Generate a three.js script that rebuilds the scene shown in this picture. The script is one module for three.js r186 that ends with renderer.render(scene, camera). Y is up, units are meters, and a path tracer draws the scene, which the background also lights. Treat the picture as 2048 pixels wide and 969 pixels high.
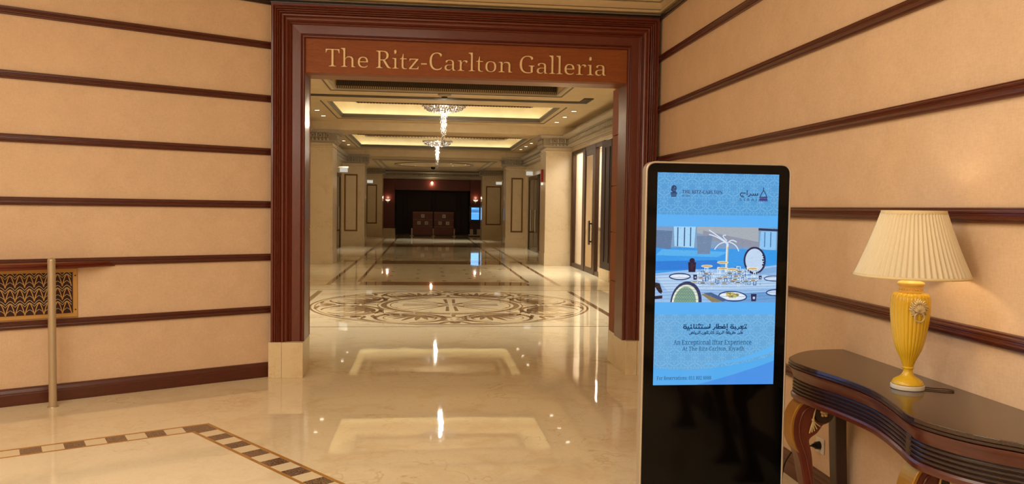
import * as THREE from 'three';
import { RoundedBoxGeometry } from 'three/addons/geometries/RoundedBoxGeometry.js';
import { mergeGeometries, toCreasedNormals } from 'three/addons/utils/BufferGeometryUtils.js';
import { FontLoader } from 'three/addons/loaders/FontLoader.js';
import { TextGeometry } from 'three/addons/geometries/TextGeometry.js';
import { RectAreaLightUniformsLib } from 'three/addons/lights/RectAreaLightUniformsLib.js';

// ---------------------------------------------------------------- camera, light levels, exposure
RectAreaLightUniformsLib.init();
const scene = new THREE.Scene();
scene.background = new THREE.Color(0x050403);
const F = 1585.94, YAW = 0.11077, PITCH = -0.04275, ROLL = 0.0149, EYE = 1.55;
const camera = new THREE.PerspectiveCamera(2 * Math.atan(484.5 / F) * 180 / Math.PI, 2048 / 969, 0.05, 120);
camera.position.set(0, EYE, 0);
camera.rotation.order = 'YXZ';
camera.rotation.set(PITCH, -YAW, ROLL);
scene.add(camera);
const renderer = new THREE.WebGLRenderer({ antialias: true });
renderer.toneMapping = THREE.LinearToneMapping;
renderer.toneMappingExposure = 1.0;
renderer.shadowMap.enabled = true;
const WARM = new THREE.Color(1.0, 0.97, 0.86), COVE = new THREE.Color(.95, 0.96, 0.68), SHOPC = new THREE.Color(1.0, 0.92, 0.80), DOWN = new THREE.Color(1.0, 0.95, 0.82);
const L = {
  foyer: 3.2, globe: 5.3,       // added unseen laylights and globes that light the foyer (RectAreaLight radiance)
  cove: 6.2,          // LED strips behind the coffer lips
  shop: 16,           // ceiling panel inside the shop
  spot: 28,          // gallery downlights (candela)
  chandelier: 1.5,
  sconce: 0.22, lamp: 0.14, endLamp: 0.5,
};

// ---------------------------------------------------------------- measured layout (metres)
const D = 7.314, XR = 2.18, XL = -1.372, AX = 0.43;          // door wall z = -D, side wall x = XR, left corner, gallery axis
const STRIPS = [0.607, 1.078, 1.549, 2.020, 2.490, 2.961];
const WL = -3.14, WR = 4.0, CEIL = 3.74, ZEND = -43.5;

// ---------------------------------------------------------------- helpers
let seed = 1234567;
const rnd = () => { seed = (seed * 1664525 + 1013904223) >>> 0; return seed / 4294967296; };
const V = (x, y, z) => new THREE.Vector3(x, y, z);
const used = {};
function numbered(n) { used[n] = (used[n] ?? -1) + 1; return used[n] ? n + '_' + String(used[n]).padStart(3, '0') : n; }
function uvBox(g, s = 1, swap = false) {
  g = g.index ? g.toNonIndexed() : g;
  const p = g.attributes.position, n = p.count, uv = new Float32Array(n * 2);
  const a = V(), b = V(), c = V(), nn = V();
  for (let i = 0; i < n; i += 3) {
    a.fromBufferAttribute(p, i); b.fromBufferAttribute(p, i + 1); c.fromBufferAttribute(p, i + 2);
    nn.copy(b).sub(a).cross(c.clone().sub(a));
    const ax = Math.abs(nn.x), ay = Math.abs(nn.y), az = Math.abs(nn.z);
    [a, b, c].forEach((q, k) => {
      let u, v;
      if (ay >= ax && ay >= az) { u = q.x; v = q.z; } else if (ax >= az) { u = q.z; v = q.y; } else { u = q.x; v = q.y; }
      if (swap) [u, v] = [v, u];
      uv[(i + k) * 2] = u / s; uv[(i + k) * 2 + 1] = v / s;
    });
  }
  g.setAttribute('uv', new THREE.BufferAttribute(uv, 2));
  return g;
}
const clean = (g) => { g = g.index ? g.toNonIndexed() : g.clone(); for (const k of Object.keys(g.attributes)) if (!['position', 'normal', 'uv'].includes(k)) g.deleteAttribute(k); return g; };
const merge = (gs) => gs.length === 1 ? clean(gs[0]) : mergeGeometries(gs.map(clean), false);
function obj(name, geos, mat, parent, opt = {}) {
  let g = Array.isArray(geos) ? merge(geos) : geos;
  if (mat.userData.metric && !opt.keepUV) g = uvBox(g, mat.userData.metric, opt.swap ?? false);
  const m = new THREE.Mesh(g, mat);
  m.name = parent ? name : numbered(name);
  m.castShadow = m.receiveShadow = true;
  (parent || scene).add(m);
  if (opt.kind) m.userData.kind = opt.kind;
  if (opt.label) m.userData.label = opt.label;
  return m;
}
function thing(name, label, category, pos = [0, 0, 0], turn = 0, group) {
  const o = new THREE.Group(); o.name = numbered(name); scene.add(o);
  o.position.set(...pos); o.rotation.y = turn; o.userData = { label, category };
  if (group) o.userData.group = group;
  return o;
}
function struct(name, label, pos = [0, 0, 0], turn = 0) {
  const o = new THREE.Group(); o.name = numbered(name); scene.add(o);
  o.position.set(...pos); o.rotation.y = turn; o.userData = { kind: 'structure', label };
  return o;
}
const box = (x0, x1, y0, y1, z0, z1) => new THREE.BoxGeometry(x1 - x0, y1 - y0, Math.abs(z1 - z0)).translate((x0 + x1) / 2, (y0 + y1) / 2, (z0 + z1) / 2);
const rbox = (x0, x1, y0, y1, z0, z1, r = 0.004, s = 2) => new RoundedBoxGeometry(x1 - x0, y1 - y0, Math.abs(z1 - z0), s, Math.min(r, (x1 - x0) * .49, (y1 - y0) * .49, Math.abs(z1 - z0) * .49)).translate((x0 + x1) / 2, (y0 + y1) / 2, (z0 + z1) / 2);
const cyl = (r0, r1, h, x, y, z, n = 24) => new THREE.CylinderGeometry(r1, r0, h, n).translate(x, y + h / 2, z);
const sph = (r, x, y, z, n = 12) => new THREE.SphereGeometry(r, n, Math.ceil(n * .7)).translate(x, y, z);
const lathe = (pts, n = 48) => new THREE.LatheGeometry(pts.map(([r, y]) => new THREE.Vector2(r, y)), n);
const tube = (pts, r, seg = 32, rs = 8, closed = false) => new THREE.TubeGeometry(new THREE.CatmullRomCurve3(pts, closed), seg, r, rs, closed);
const shapeOf = (pts) => new THREE.Shape(pts.map(([x, y]) => new THREE.Vector2(x, y)));
const extr = (pts, depth, bevel = 0, seg = 2) => new THREE.ExtrudeGeometry(pts.isShape ? pts : shapeOf(pts), { depth, bevelEnabled: bevel > 0, bevelSize: bevel, bevelThickness: bevel, bevelOffset: -bevel, bevelSegments: seg, curveSegments: 16 });
// profile [(out, up)] swept along local +x over [x0, x1]
const prism = (prof, x0, x1) => toCreasedNormals(new THREE.ExtrudeGeometry(shapeOf(prof), { depth: x1 - x0, bevelEnabled: false }).rotateY(-Math.PI / 2).translate(x1, 0, 0), 0.5);
// mitred sweep of a closed profile [(side, along N)] on a polyline in the plane with normal N; side = N x tangent
function sweep(pts, N, prof, closed = false, crease = 0.5) {
  const n = pts.length, rings = [];
  for (let i = 0; i < n; i++) {
    const p = pts[i], a = closed || i > 0 ? pts[(i - 1 + n) % n] : null, b = closed || i < n - 1 ? pts[(i + 1) % n] : null;
    const t0 = a ? p.clone().sub(a).normalize() : null, t1 = b ? b.clone().sub(p).normalize() : null;
    const m0 = t0 ? N.clone().cross(t0) : null, m1 = t1 ? N.clone().cross(t1) : null;
    let m = m0 && m1 ? m0.clone().add(m1).normalize() : (m0 || m1).clone();
    const k = m0 && m1 ? 1 / Math.max(0.25, m.dot(m1)) : 1;
    rings.push(prof.map(([s, h]) => p.clone().addScaledVector(m, s * k).addScaledVector(N, h)));
  }
  const pos = [], tri = (a, b, c) => pos.push(a.x, a.y, a.z, b.x, b.y, b.z, c.x, c.y, c.z);
  const area = THREE.ShapeUtils.area(prof.map(q => new THREE.Vector2(q[0], q[1])));
  const R = closed ? n : n - 1, k = prof.length;
  for (let i = 0; i < R; i++) {
    const A = rings[i], B = rings[(i + 1) % n];
    for (let j = 0; j < k; j++) {
      const q = (j + 1) % k;
      if (area > 0) { tri(A[j], B[j], B[q]); tri(A[j], B[q], A[q]); } else { tri(A[j], B[q], B[j]); tri(A[j], A[q], B[q]); }
    }
  }
  if (!closed) {
    const f = THREE.ShapeUtils.triangulateShape(prof.map(q => new THREE.Vector2(q[0], q[1])), []);
    for (const [x, y, z] of f) { tri(rings[0][x], rings[0][y], rings[0][z]); const E = rings[n - 1]; tri(E[z], E[y], E[x]); }
  }
  const g = new THREE.BufferGeometry();
  g.setAttribute('position', new THREE.Float32BufferAttribute(pos, 3));
  g.computeVertexNormals();
  g.setAttribute('uv', new THREE.Float32BufferAttribute(new Float32Array(pos.length / 3 * 2), 2));
  return crease ? toCreasedNormals(g, crease) : g;
}

// ---------------------------------------------------------------- textures
function vnoise(period, sd) {
  const t = new Float32Array(period * period); let s = sd >>> 0;
  for (let i = 0; i < t.length; i++) { s = (s * 1664525 + 1013904223) >>> 0; t[i] = s / 4294967296; }
  return (x, y) => {
    const xi = Math.floor(x), yi = Math.floor(y); let fx = x - xi, fy = y - yi; fx = fx * fx * (3 - 2 * fx); fy = fy * fy * (3 - 2 * fy);
    const m = (a) => ((a % period) + period) % period, x0 = m(xi), x1 = m(xi + 1), y0 = m(yi) * period, y1 = m(yi + 1) * period;
    return (t[y0 + x0] * (1 - fx) + t[y0 + x1] * fx) * (1 - fy) + (t[y1 + x0] * (1 - fx) + t[y1 + x1] * fx) * fy;
  };
}
function dataTex(n, m, fn, srgb = true, ch = 4) {
  const d = new Uint8Array(n * m * 4);
  for (let j = 0; j < m; j++) for (let i = 0; i < n; i++) {
    const c = fn(i / n, j / m), o = (j * n + i) * 4;
    d[o] = Math.max(0, Math.min(255, c[0])); d[o + 1] = Math.max(0, Math.min(255, c[1])); d[o + 2] = Math.max(0, Math.min(255, c[2])); d[o + 3] = 255;
  }
  const t = new THREE.DataTexture(d, n, m, THREE.RGBAFormat);
  t.wrapS = t.wrapT = THREE.RepeatWrapping; t.magFilter = THREE.LinearFilter; t.minFilter = THREE.LinearMipmapLinearFilter; t.generateMipmaps = true;
  if (srgb) t.colorSpace = THREE.SRGBColorSpace; t.needsUpdate = true; return t;
}
const lerp = (a, b, t) => a + (b - a) * t;
const n8 = vnoise(8, 11), n16 = vnoise(16, 12), n32 = vnoise(32, 13), n64 = vnoise(64, 14), n128 = vnoise(128, 15), n256 = vnoise(256, 16);
const fbm = (u, v) => n8(u * 8, v * 8) * .45 + n16(u * 16, v * 16) * .25 + n32(u * 32, v * 32) * .16 + n64(u * 64, v * 64) * .09 + n128(u * 128, v * 128) * .05;
// wood grain runs along u
const woodTex = (A, B, sd) => dataTex(512, 512, (u, v) => {
  const w = n8(u * 8, v * 8 + sd) * .06, g = n128(u * 8, (v + w) * 128) * .45 + n64(u * 4, (v + w) * 64 + 9) * .35 + n256(u * 32, v * 256) * .2;
  const t = Math.max(0, Math.min(1, (g - .28) * 2.0)), p = n256(u * 16, v * 256 + 31) > .86 ? .86 : 1;
  return [lerp(A[0], B[0], t) * p, lerp(A[1], B[1], t) * p, lerp(A[2], B[2], t) * p];
});
const marbleTex = (base, vein, amount, sd) => dataTex(1024, 1024, (u, v) => {
  const q = fbm(u + sd, v + .3), r = fbm(v + .17, u + sd);
  const cl = fbm(u + q * .25, v + r * .25);
  const vn = Math.abs(n8(u * 8 + q * 4, v * 8 + r * 4) - .5), vv = Math.max(0, 1 - vn * 22) * Math.max(0, n8(u * 8 + 3, v * 8 + 1) - .35) * 1.6;
  const vn2 = Math.abs(n16(u * 16 + r * 5, v * 16 + q * 5) - .5), v2 = Math.max(0, 1 - vn2 * 16) * .22;
  const t = Math.min(1, (vv + v2 + Math.max(0, cl - .48) * 1.5) * amount), g = (n256(u * 256, v * 256) - .5) * 5;
  return [lerp(base[0], vein[0], t) + g, lerp(base[1], vein[1], t) + g, lerp(base[2], vein[2], t) + g];
});
const bumpNoise = dataTex(512, 512, (u, v) => { const b = 128 + (fbm(u, v) - .5) * 200; return [b, b, b]; }, false);
const waveTex = dataTex(512, 512, (u, v) => { const b = 128 + (n8(u * 8, v * 8) - .5) * 150 + (n16(u * 16, v * 16) - .5) * 60; return [b, b, b]; }, false);
const weave = dataTex(512, 512, (u, v) => {
  const a = .5 + .5 * Math.sin(u * 512 * Math.PI / 3), b = .5 + .5 * Math.sin(v * 512 * Math.PI / 3);
  const k = 128 + (a * b - .25) * 60 + (n256(u * 256, v * 256) - .5) * 60; return [k, k, k];
}, false);
const wallpaperTex = dataTex(1024, 1024, (u, v) => {
  const f = (n256(u * 64, v * 256) - .5) * 7 + (n256(u * 256 + 5, v * 64) - .5) * 6 + (fbm(u, v) - .5) * 12;
  return [226 + f, 194 + f, 160 + f];
});
const graniteTex = dataTex(256, 256, (u, v) => {
  const a = n64(u * 64, v * 64), b = n128(u * 128 + 7, v * 128), s = a * .6 + b * .4, k = s > .62 ? 1.5 : s < .4 ? .62 : 1;
  return [112 * k, 88 * k, 68 * k];
});
const plaster = dataTex(256, 256, (u, v) => { const f = (fbm(u, v) - .5) * 14; return [226 + f, 205 + f, 168 + f]; });

// ---------------------------------------------------------------- materials
const P = (o, metric) => { const m = new THREE.MeshPhysicalMaterial(o); if (metric) m.userData.metric = metric; return m; };
const M = {
  wall: P({ map: wallpaperTex, bumpMap: weave, bumpScale: 0.0003, roughness: .78, sheen: .2, sheenRoughness: .6, sheenColor: new THREE.Color(.6, .5, .4) }, 1.0),
  wood: P({ map: woodTex([94, 29, 9], [108, 38, 13], 0), roughness: .38, clearcoat: .5, clearcoatRoughness: .18 }, .6),
  woodStrip: P({ map: woodTex([76, 25, 11], [90, 32, 14], 7), roughness: .38, clearcoat: .45, clearcoatRoughness: .18 }, .6),
  woodPanel: P({ map: woodTex([142, 72, 19], [154, 84, 27], 3), roughness: .58 }, .7),
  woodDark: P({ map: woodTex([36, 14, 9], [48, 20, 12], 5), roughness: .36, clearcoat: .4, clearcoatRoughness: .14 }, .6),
  woodEnd: P({ map: woodTex([90, 26, 16], [108, 36, 20], 2), roughness: .45, clearcoat: .2, clearcoatRoughness: .25 }, .7),
  tableTop: P({ map: woodTex([46, 28, 17], [62, 38, 23], 4), roughness: .25, clearcoat: .4, clearcoatRoughness: .06 }, .5),
  floor: P({ map: marbleTex([246, 230, 196], [222, 192, 146], .9, .0), roughness: .028, bumpMap: waveTex, bumpScale: 0.0008, ior: 1.46 }, 3.0),
  floorLight: P({ map: marbleTex([246, 232, 202], [226, 204, 164], .8, .4), roughness: .06 }, 2.4),
  tilePale: P({ map: marbleTex([240, 222, 186], [226, 204, 164], .6, .2), roughness: .14 }, 1.0),
  tileDark: P({ map: graniteTex, roughness: .16 }, .22),
  tileGold: P({ map: marbleTex([186, 134, 66], [150, 100, 44], 1, .6), roughness: .16 }, .8),
  inlay: P({ map: marbleTex([146, 114, 82], [116, 88, 60], 1, .1), roughness: .03, ior: 1.46 }, 1.0),
  inlayBand: P({ map: marbleTex([176, 142, 100], [146, 112, 74], 1, .1), roughness: .03, ior: 1.46 }, 2.0),
  inlayPale: P({ map: marbleTex([240, 220, 182], [214, 180, 132], .8, .3), roughness: .03, ior: 1.46 }, 2.0),
  marble: P({ map: marbleTex([230, 212, 182], [204, 178, 138], .7, .5), roughness: .24 }, 2.0),
  plinth: P({ map: marbleTex([236, 216, 176], [212, 182, 134], .8, .7), roughness: .2 }, 1.2),
  plaster: P({ map: plaster, roughness: .85 }, 1.5),
  cream: P({ color: 0xd9c39c, roughness: .6 }),
  cornice: P({ color: 0xb8ac9a, roughness: .6, bumpMap: bumpNoise, bumpScale: .003 }, .6),
  groundShade: P({ color: 0x9e9280, roughness: .7 }),  // darker tone carries the shade between the carvings
  lip: P({ color: 0x6f675a, roughness: .55 }),
  darkGrille: P({ color: 0x3c3226, roughness: .7 }),
  grilleSlat: P({ color: 0x54473a, roughness: .6 }),
  doorDark: P({ map: woodTex([38, 13, 9], [50, 18, 12], 6), roughness: .5 }, .6),
  soffit: P({ map: woodTex([142, 72, 19], [154, 84, 27], 3), roughness: .28 }, .7),
  frameGold: P({ color: 0x8a6434, roughness: .45, metalness: .3 }),
  bronze: P({ color: 0x4a3222, roughness: .4, metalness: .5 }),
  brass: P({ color: 0xc89b4c, roughness: .38, metalness: .75 }),
  brassPaint: P({ color: 0xc99a55, roughness: .5, metalness: .25 }),
  letter: P({ color: 0xffe6b4, roughness: .5 }),
  steel: P({ color: 0xc4b294, roughness: .38, metalness: .45 }),
  silver: P({ color: 0xcfc6bb, roughness: .35, metalness: .7 }),
  blackGlass: P({ color: 0x040404, roughness: .08, ior: 1.38, specularIntensity: .6 }),
  blackPlastic: P({ color: 0x0b0a0a, roughness: .4 }),
  shade: P({ color: 0xdccfb2, roughness: .95, transmission: .055, thickness: 0, side: THREE.DoubleSide }),
  shadeTrim: P({ color: 0xe2cc9c, roughness: .9 }),
  yellow: P({ color: 0xd6ac16, roughness: .34, clearcoat: .5, clearcoatRoughness: .15 }),
  yellowPale: P({ color: 0xe6bd62, roughness: .4 }),
  baseWhite: P({ color: 0xd8d0c0, roughness: .35 }),
  antique: P({ color: 0xc8b48a, roughness: .42, metalness: .35 }),
  gilt: P({ color: 0xbe8c3e, roughness: .38, metalness: .6 }),
  giltPale: P({ color: 0xd8bd86, roughness: .45, metalness: .3 }),
  glass: P({ color: 0xffffff, roughness: .02, transmission: 1, thickness: 0, ior: 1.5 }),
  crystal: P({ color: 0xb4aeaa, roughness: .12, metalness: .0, transmission: .6, thickness: 0, ior: 1.6, clearcoat: 1 }),
  shopWhite: P({ color: 0xf4ead8, roughness: .8 }),
  shopTan: P({ color: 0xc8aa80, roughness: .6 }),
  doorTan: P({ color: 0xb89468, roughness: .22, clearcoat: .6, clearcoatRoughness: .05 }),
  red: P({ color: 0x9c1a10, roughness: .4 }),
  signGrey: P({ color: 0xc4b8ac, roughness: .5 }),
  white: P({ color: 0xe6dfd0, roughness: .5 }),
};
const glow = (c, k) => { const m = new THREE.MeshStandardMaterial({ color: 0x000000, roughness: 1, emissive: c, emissiveIntensity: k }); return m; };
const G = {
  addedLay: glow(new THREE.Color(1, .78, .5), 2.2), cove: glow(COVE, 4), spot: glow(new THREE.Color(1, .9, .68), 6), bulb: glow(new THREE.Color(1, .9, .78), 2.5),
  sconce: glow(new THREE.Color(1, .86, .66), 1.0), exit: glow(new THREE.Color(1, .94, .80), .55), shop: glow(SHOPC, 2.5), warm: glow(new THREE.Color(1, .8, .5), 4), led: glow(new THREE.Color(1, .85, .5), 3),
};
function rect(w, h, color, intensity, pos, target) {
  const l = new THREE.RectAreaLight(color, intensity, w, h);
  l.position.set(...pos); l.lookAt(...target); l.castShadow = true; scene.add(l); return l;
}
function point(color, i, pos, size = 1) { const l = new THREE.PointLight(color, i, 0, 2); l.position.set(...pos); l.castShadow = true; l.shadow.radius = size; scene.add(l); return l; }
function spot(color, i, pos, target, angle = .62, pen = .7) {
  const l = new THREE.SpotLight(color, i, 0, angle, pen, 2); l.position.set(...pos); l.target.position.set(...target); l.castShadow = true; l.shadow.radius = 2; scene.add(l, l.target); return l;
}

// ================================================================ FOYER SHELL
const PHI = 1.0457, TL = Math.PI / 2 - PHI;
const dl = V(-Math.sin(PHI), 0, Math.cos(PHI)), nl = V(Math.cos(PHI), 0, Math.sin(PHI));
const onLeft = (s, off = 0) => V(XL, 0, -D).addScaledVector(dl, s).addScaledVector(nl, off);
const FOY_TOP = 3.74, LW = 6.0, ZB = 3.6;
const cornerL = onLeft(LW);
const stripProf = [[0, -.031], [.016, -.031], [.021, -.027], [.021, -.020], [.030, -.016], [.0335, -.009], [.030, -.002], [.024, .001], [.024, .006], [.028, .010], [.028, .017], [.022, .021], [.018, .022], [.018, .028], [.012, .031], [0, .031]];
const baseProf = [[0, 0], [.034, 0], [.034, .082], [.030, .088], [.030, .094], [.026, .103], [.018, .113], [.016, .120], [.016, .126], [0, .130]];
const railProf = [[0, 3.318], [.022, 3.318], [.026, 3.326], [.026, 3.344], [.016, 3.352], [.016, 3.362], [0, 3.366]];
const creamProf = [[0, 3.378], [.030, 3.378], [.036, 3.384], [.036, 3.394], [.030, 3.399], [.004, 3.399], [.004, 3.408], [.020, 3.410], [.014, 3.43], [.016, 3.455], [.026, 3.468], [.004, 3.470], [.004, 3.478], [.036, 3.480], [.042, 3.486], [.042, 3.496], [.036, 3.502], [.006, 3.504], [.006, 3.512], [.03, 3.514], [.03, 3.60], [.06, 3.66], [.06, FOY_TOP], [0, FOY_TOP]];
function stripWall(name, label, pos, turn, x0, x1, baseName, baseLabel, skipBase) {
  const w = struct(name, label, pos, turn);
  obj('wall_core', box(x0, x1, 0, FOY_TOP, -.16, -.012), M.plaster, w);
  const edges = [.128, ...STRIPS, 3.33];
  for (let k = 0; k < edges.length - 1; k++) obj('wallpaper_panel', rbox(x0 + .004, x1 - .004, edges[k] - .01, edges[k + 1] + .01, -.014, 0, .003), M.wall, w);
  for (const h of STRIPS) obj('moulding', prism(stripProf, x0, x1).translate(0, h, 0), M.woodStrip, w);
  obj('picture_rail_or_gap_shade', prism(railProf, x0, x1), M.woodDark, w);
  obj('crown', prism(creamProf, x0, x1), M.cream, w);
  const b = struct(baseName, baseLabel, pos, turn);
  obj('board', prism(baseProf, x0, x1), M.woodStrip, b);
  return w;
}
stripWall('wall_left', 'tan papered wall with dark wood strips behind the round steel post', [XL, 0, -D], TL, -LW, 0, 'baseboard_left', 'dark wood baseboard of the wall with the brass vent');
stripWall('wall_right', 'tan papered wall with dark wood strips behind the yellow lamp', [XR, 0, -D], -Math.PI / 2, 0, D + ZB, 'baseboard_right', 'dark wood baseboard behind the console table');
{ // the two walls behind the camera
  const w = struct('wall_back', 'plain tan wall behind the viewer');
  obj('wall_core', box(cornerL.x - .2, XR + .2, 0, FOY_TOP, ZB, ZB + .15), M.wall, w);
  const s = struct('wall_side', 'plain tan wall closing the foyer beside the vent wall');
  obj('wall_core', box(cornerL.x - .2, cornerL.x, 0, FOY_TOP, cornerL.z - .2, ZB), M.wall, s);
}
{ // foyer ceiling; its laylights are added out of view to light the room
  const c = struct('ceiling', 'cream foyer ceiling with added laylights');
  const poly = [[XR + .2, D + .2], [XR + .2, -ZB - .15], [cornerL.x - .2, -ZB - .15], [cornerL.x - .2, -cornerL.z + .2], [XL - .35, D + .2]];
  const g = new THREE.ExtrudeGeometry(shapeOf(poly), { depth: .12, bevelEnabled: false }).rotateX(-Math.PI / 2).translate(0, FOY_TOP, 0);
  obj('ceiling_slab', g, M.plaster, c);
  const addedLay = [[-2.5, -3.2, 1.6, 1.6], [-.6, -2.4, 1.6, 1.6], [-3.2, -.2, 1.8, 1.8], [-.8, 1.2, 1.8, 1.8]];
  for (const [x, z, w, d] of addedLay) {
    const t = thing('added_laylight', 'square luminous panel added unseen to light the foyer', 'ceiling light', [x, FOY_TOP, z], 0, 'added luminous panels of the foyer ceiling');
    obj('frame', sweep([V(-w / 2, 0, -d / 2), V(w / 2, 0, -d / 2), V(w / 2, 0, d / 2), V(-w / 2, 0, d / 2)], V(0, 1, 0), [[-.03, -.03], [.03, -.03], [.03, 0], [-.03, 0]], true), M.cream, t);
    obj('diffuser', box(-w / 2, w / 2, -.015, -.005, -d / 2, d / 2), G.addedLay, t);
    rect(w, d, WARM, L.foyer, [x, FOY_TOP - .035, z], [x, 0, z]);
  }
}

for (const [x, z] of [[-2.4, -.4], [-1.0, 1.2]]) { // unseen globes added behind the viewer to light the walls and sign
  const t = thing('added_globe', 'opal globe added unseen behind the viewer to light the foyer walls', 'added lamp', [x, 2.75, z], 0, 'added opal globes of the foyer');
  obj('globe', sph(.22, 0, 0, 0, 28), G.addedLay, t); obj('collar', cyl(.06, .05, .05, 0, .20, 0, 20), M.brass, t); obj('rod', cyl(.012, .012, FOY_TOP - 2.99, 0, .24, 0, 10), M.brass, t);
  point(WARM, L.globe, [x, 2.75, z], 11);
}
// ---------------------------------------------------------------- front wall with the doorway
const CZ = -7.214;                                        // front face of the casing
const OL = -1.066, OR = 1.886, HEAD = 2.732, ITOP = 3.06;  // opening
{
  const w = struct('wall_front', 'wall around the wood framed doorway');
  obj('wall_core', [box(XL - .02, OL - .02, 0, FOY_TOP, -D - .3, -D), box(OR + .02, XR + .02, 0, FOY_TOP, -D - .6, -D), box(OL - .02, OR + .02, HEAD + .03, FOY_TOP, -D - .34, -D)], M.plaster, w);
  obj('crown', prism(creamProf, XL, XR).translate(0, 0, -D + .06), M.cream, w);
  obj('crown_ground', box(XL, XR, 3.38, FOY_TOP, -D, -D + .06), M.cream, w);
  obj('picture_rail_or_gap_shade', prism(railProf, XL, XR).translate(0, .008, -D), M.woodDark, w);  // dark wood strip stands in for the shadow gap above the casing
}
{
  const t = struct('trim_1', 'broad dark wood casing around the doorway under the gold lettering');
  // side = distance from the outer edge inwards, height = towards the viewer
  const W = .287, prof = [[0, 0], [0, .092], [.004, .096], [.02, .096], [.024, .088], [.027, .086], [.030, .088], [.034, .096], [.040, .098], [.045, .094], [.048, .086], [.051, .094], [.057, .098], [.063, .094], [.066, .086], [.069, .094], [.075, .098], [.081, .094], [.084, .086],
    [.088, .090], [.092, .102], [.100, .108], [.110, .106], [.114, .098], [.118, .086], [.126, .078], [.138, .074], [.146, .062], [.152, .058], [.158, .066], [.164, .070], [.170, .066], [.174, .056], [.180, .052], [.25, .050], [.254, .044], [.258, .042], [.262, .050], [.270, .056], [.280, .054], [W, .044], [W, -.26], [.2, -.26], [.2, 0]];
  // sweep left jamb up, across, right jamb down (side must point inwards)
  const N = V(0, 0, 1), xl = XL + .02, xr = XR - .03, y0 = .32, yt = 3.322;
  const path = [V(xr, y0, -D), V(xr, yt, -D), V(xl, yt, -D), V(xl, y0, -D)];
  const segs = [[path[0], path[1]], [path[1], path[2]], [path[2], path[3]]];
  // mitred, split into its three boards
  const ring = (i) => { const p = path[i]; return p; };
  const boards = [];
  for (let s = 0; s < 3; s++) {
    const A = segs[s][0], B = segs[s][1], tdir = B.clone().sub(A).normalize(), m = N.clone().cross(tdir);
    const mA = s > 0 ? 1 : 0, mB = s < 2 ? 1 : 0, pos = [];
    const cut = (P0, k, sgn) => prof.map(([a, h]) => P0.clone().addScaledVector(m, a).addScaledVector(tdir, sgn * k * a).addScaledVector(N, h));
    const ra = cut(A, mA, 1), rb = cut(B, mB, -1);
    const tri = (a, b, c) => pos.push(a.x, a.y, a.z, b.x, b.y, b.z, c.x, c.y, c.z);
    for (let j = 0; j < prof.length; j++) { const q = (j + 1) % prof.length; tri(ra[j], rb[q], rb[j]); tri(ra[j], ra[q], rb[q]); }
    const f = THREE.ShapeUtils.triangulateShape(prof.map(q => new THREE.Vector2(q[0], q[1])), []);
    for (const [x, y, z] of f) { tri(ra[x], ra[y], ra[z]); tri(rb[z], rb[y], rb[x]); }
    const g = new THREE.BufferGeometry(); g.setAttribute('position', new THREE.Float32BufferAttribute(pos, 3)); g.computeVertexNormals();
    g.setAttribute('uv', new THREE.Float32BufferAttribute(new Float32Array(pos.length / 3 * 2), 2));
    boards.push(toCreasedNormals(g, .45));
  }
  boards.forEach((g, i) => obj('casing_board', g, M.wood, t, { swap: i !== 1 }));
  // marble plinths under the casing
  for (const [x0, x1, zb] of [[XL + .004, OL, -D - .3], [OR, XR - .004, -7.93]]) {
    obj('plinth', rbox(x0, x0 + (x1 - x0) * .38, 0, .322, zb, CZ + .01, .004), M.plinth, t);
    obj('plinth', rbox(x0 + (x1 - x0) * .38 + .002, x1, 0, .322, zb, CZ + .014, .004), M.plinth, t);
  }
  // lining boards of the jambs, with open joints
  const joints = [.325, .838, 1.324, 1.788, 2.288, HEAD + .02];
  for (let k = 0; k < joints.length - 1; k++) {
    obj('jamb_panel', rbox(OR - .002, OR + .05, joints[k] + .003, joints[k + 1] - .003, -7.90, -D - .25, .003), M.woodPanel, t, { swap: true });
    obj('jamb_panel', rbox(OL - .05, OL + .002, joints[k] + .003, joints[k + 1] - .003, -7.62, -D - .25, .003), M.woodPanel, t, { swap: true });
  }
  // head: the board that carries the letters, and the soffit
  obj('head_board', rbox(OL - .02, OR + .02, HEAD, ITOP + .03, CZ - .20, CZ - .075, .004), M.woodPanel, t);
  obj('soffit_board', rbox(OL - .02, OR + .02, HEAD + .001, HEAD + .04, -7.66, CZ - .20, .004), M.soffit, t);
}

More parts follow.
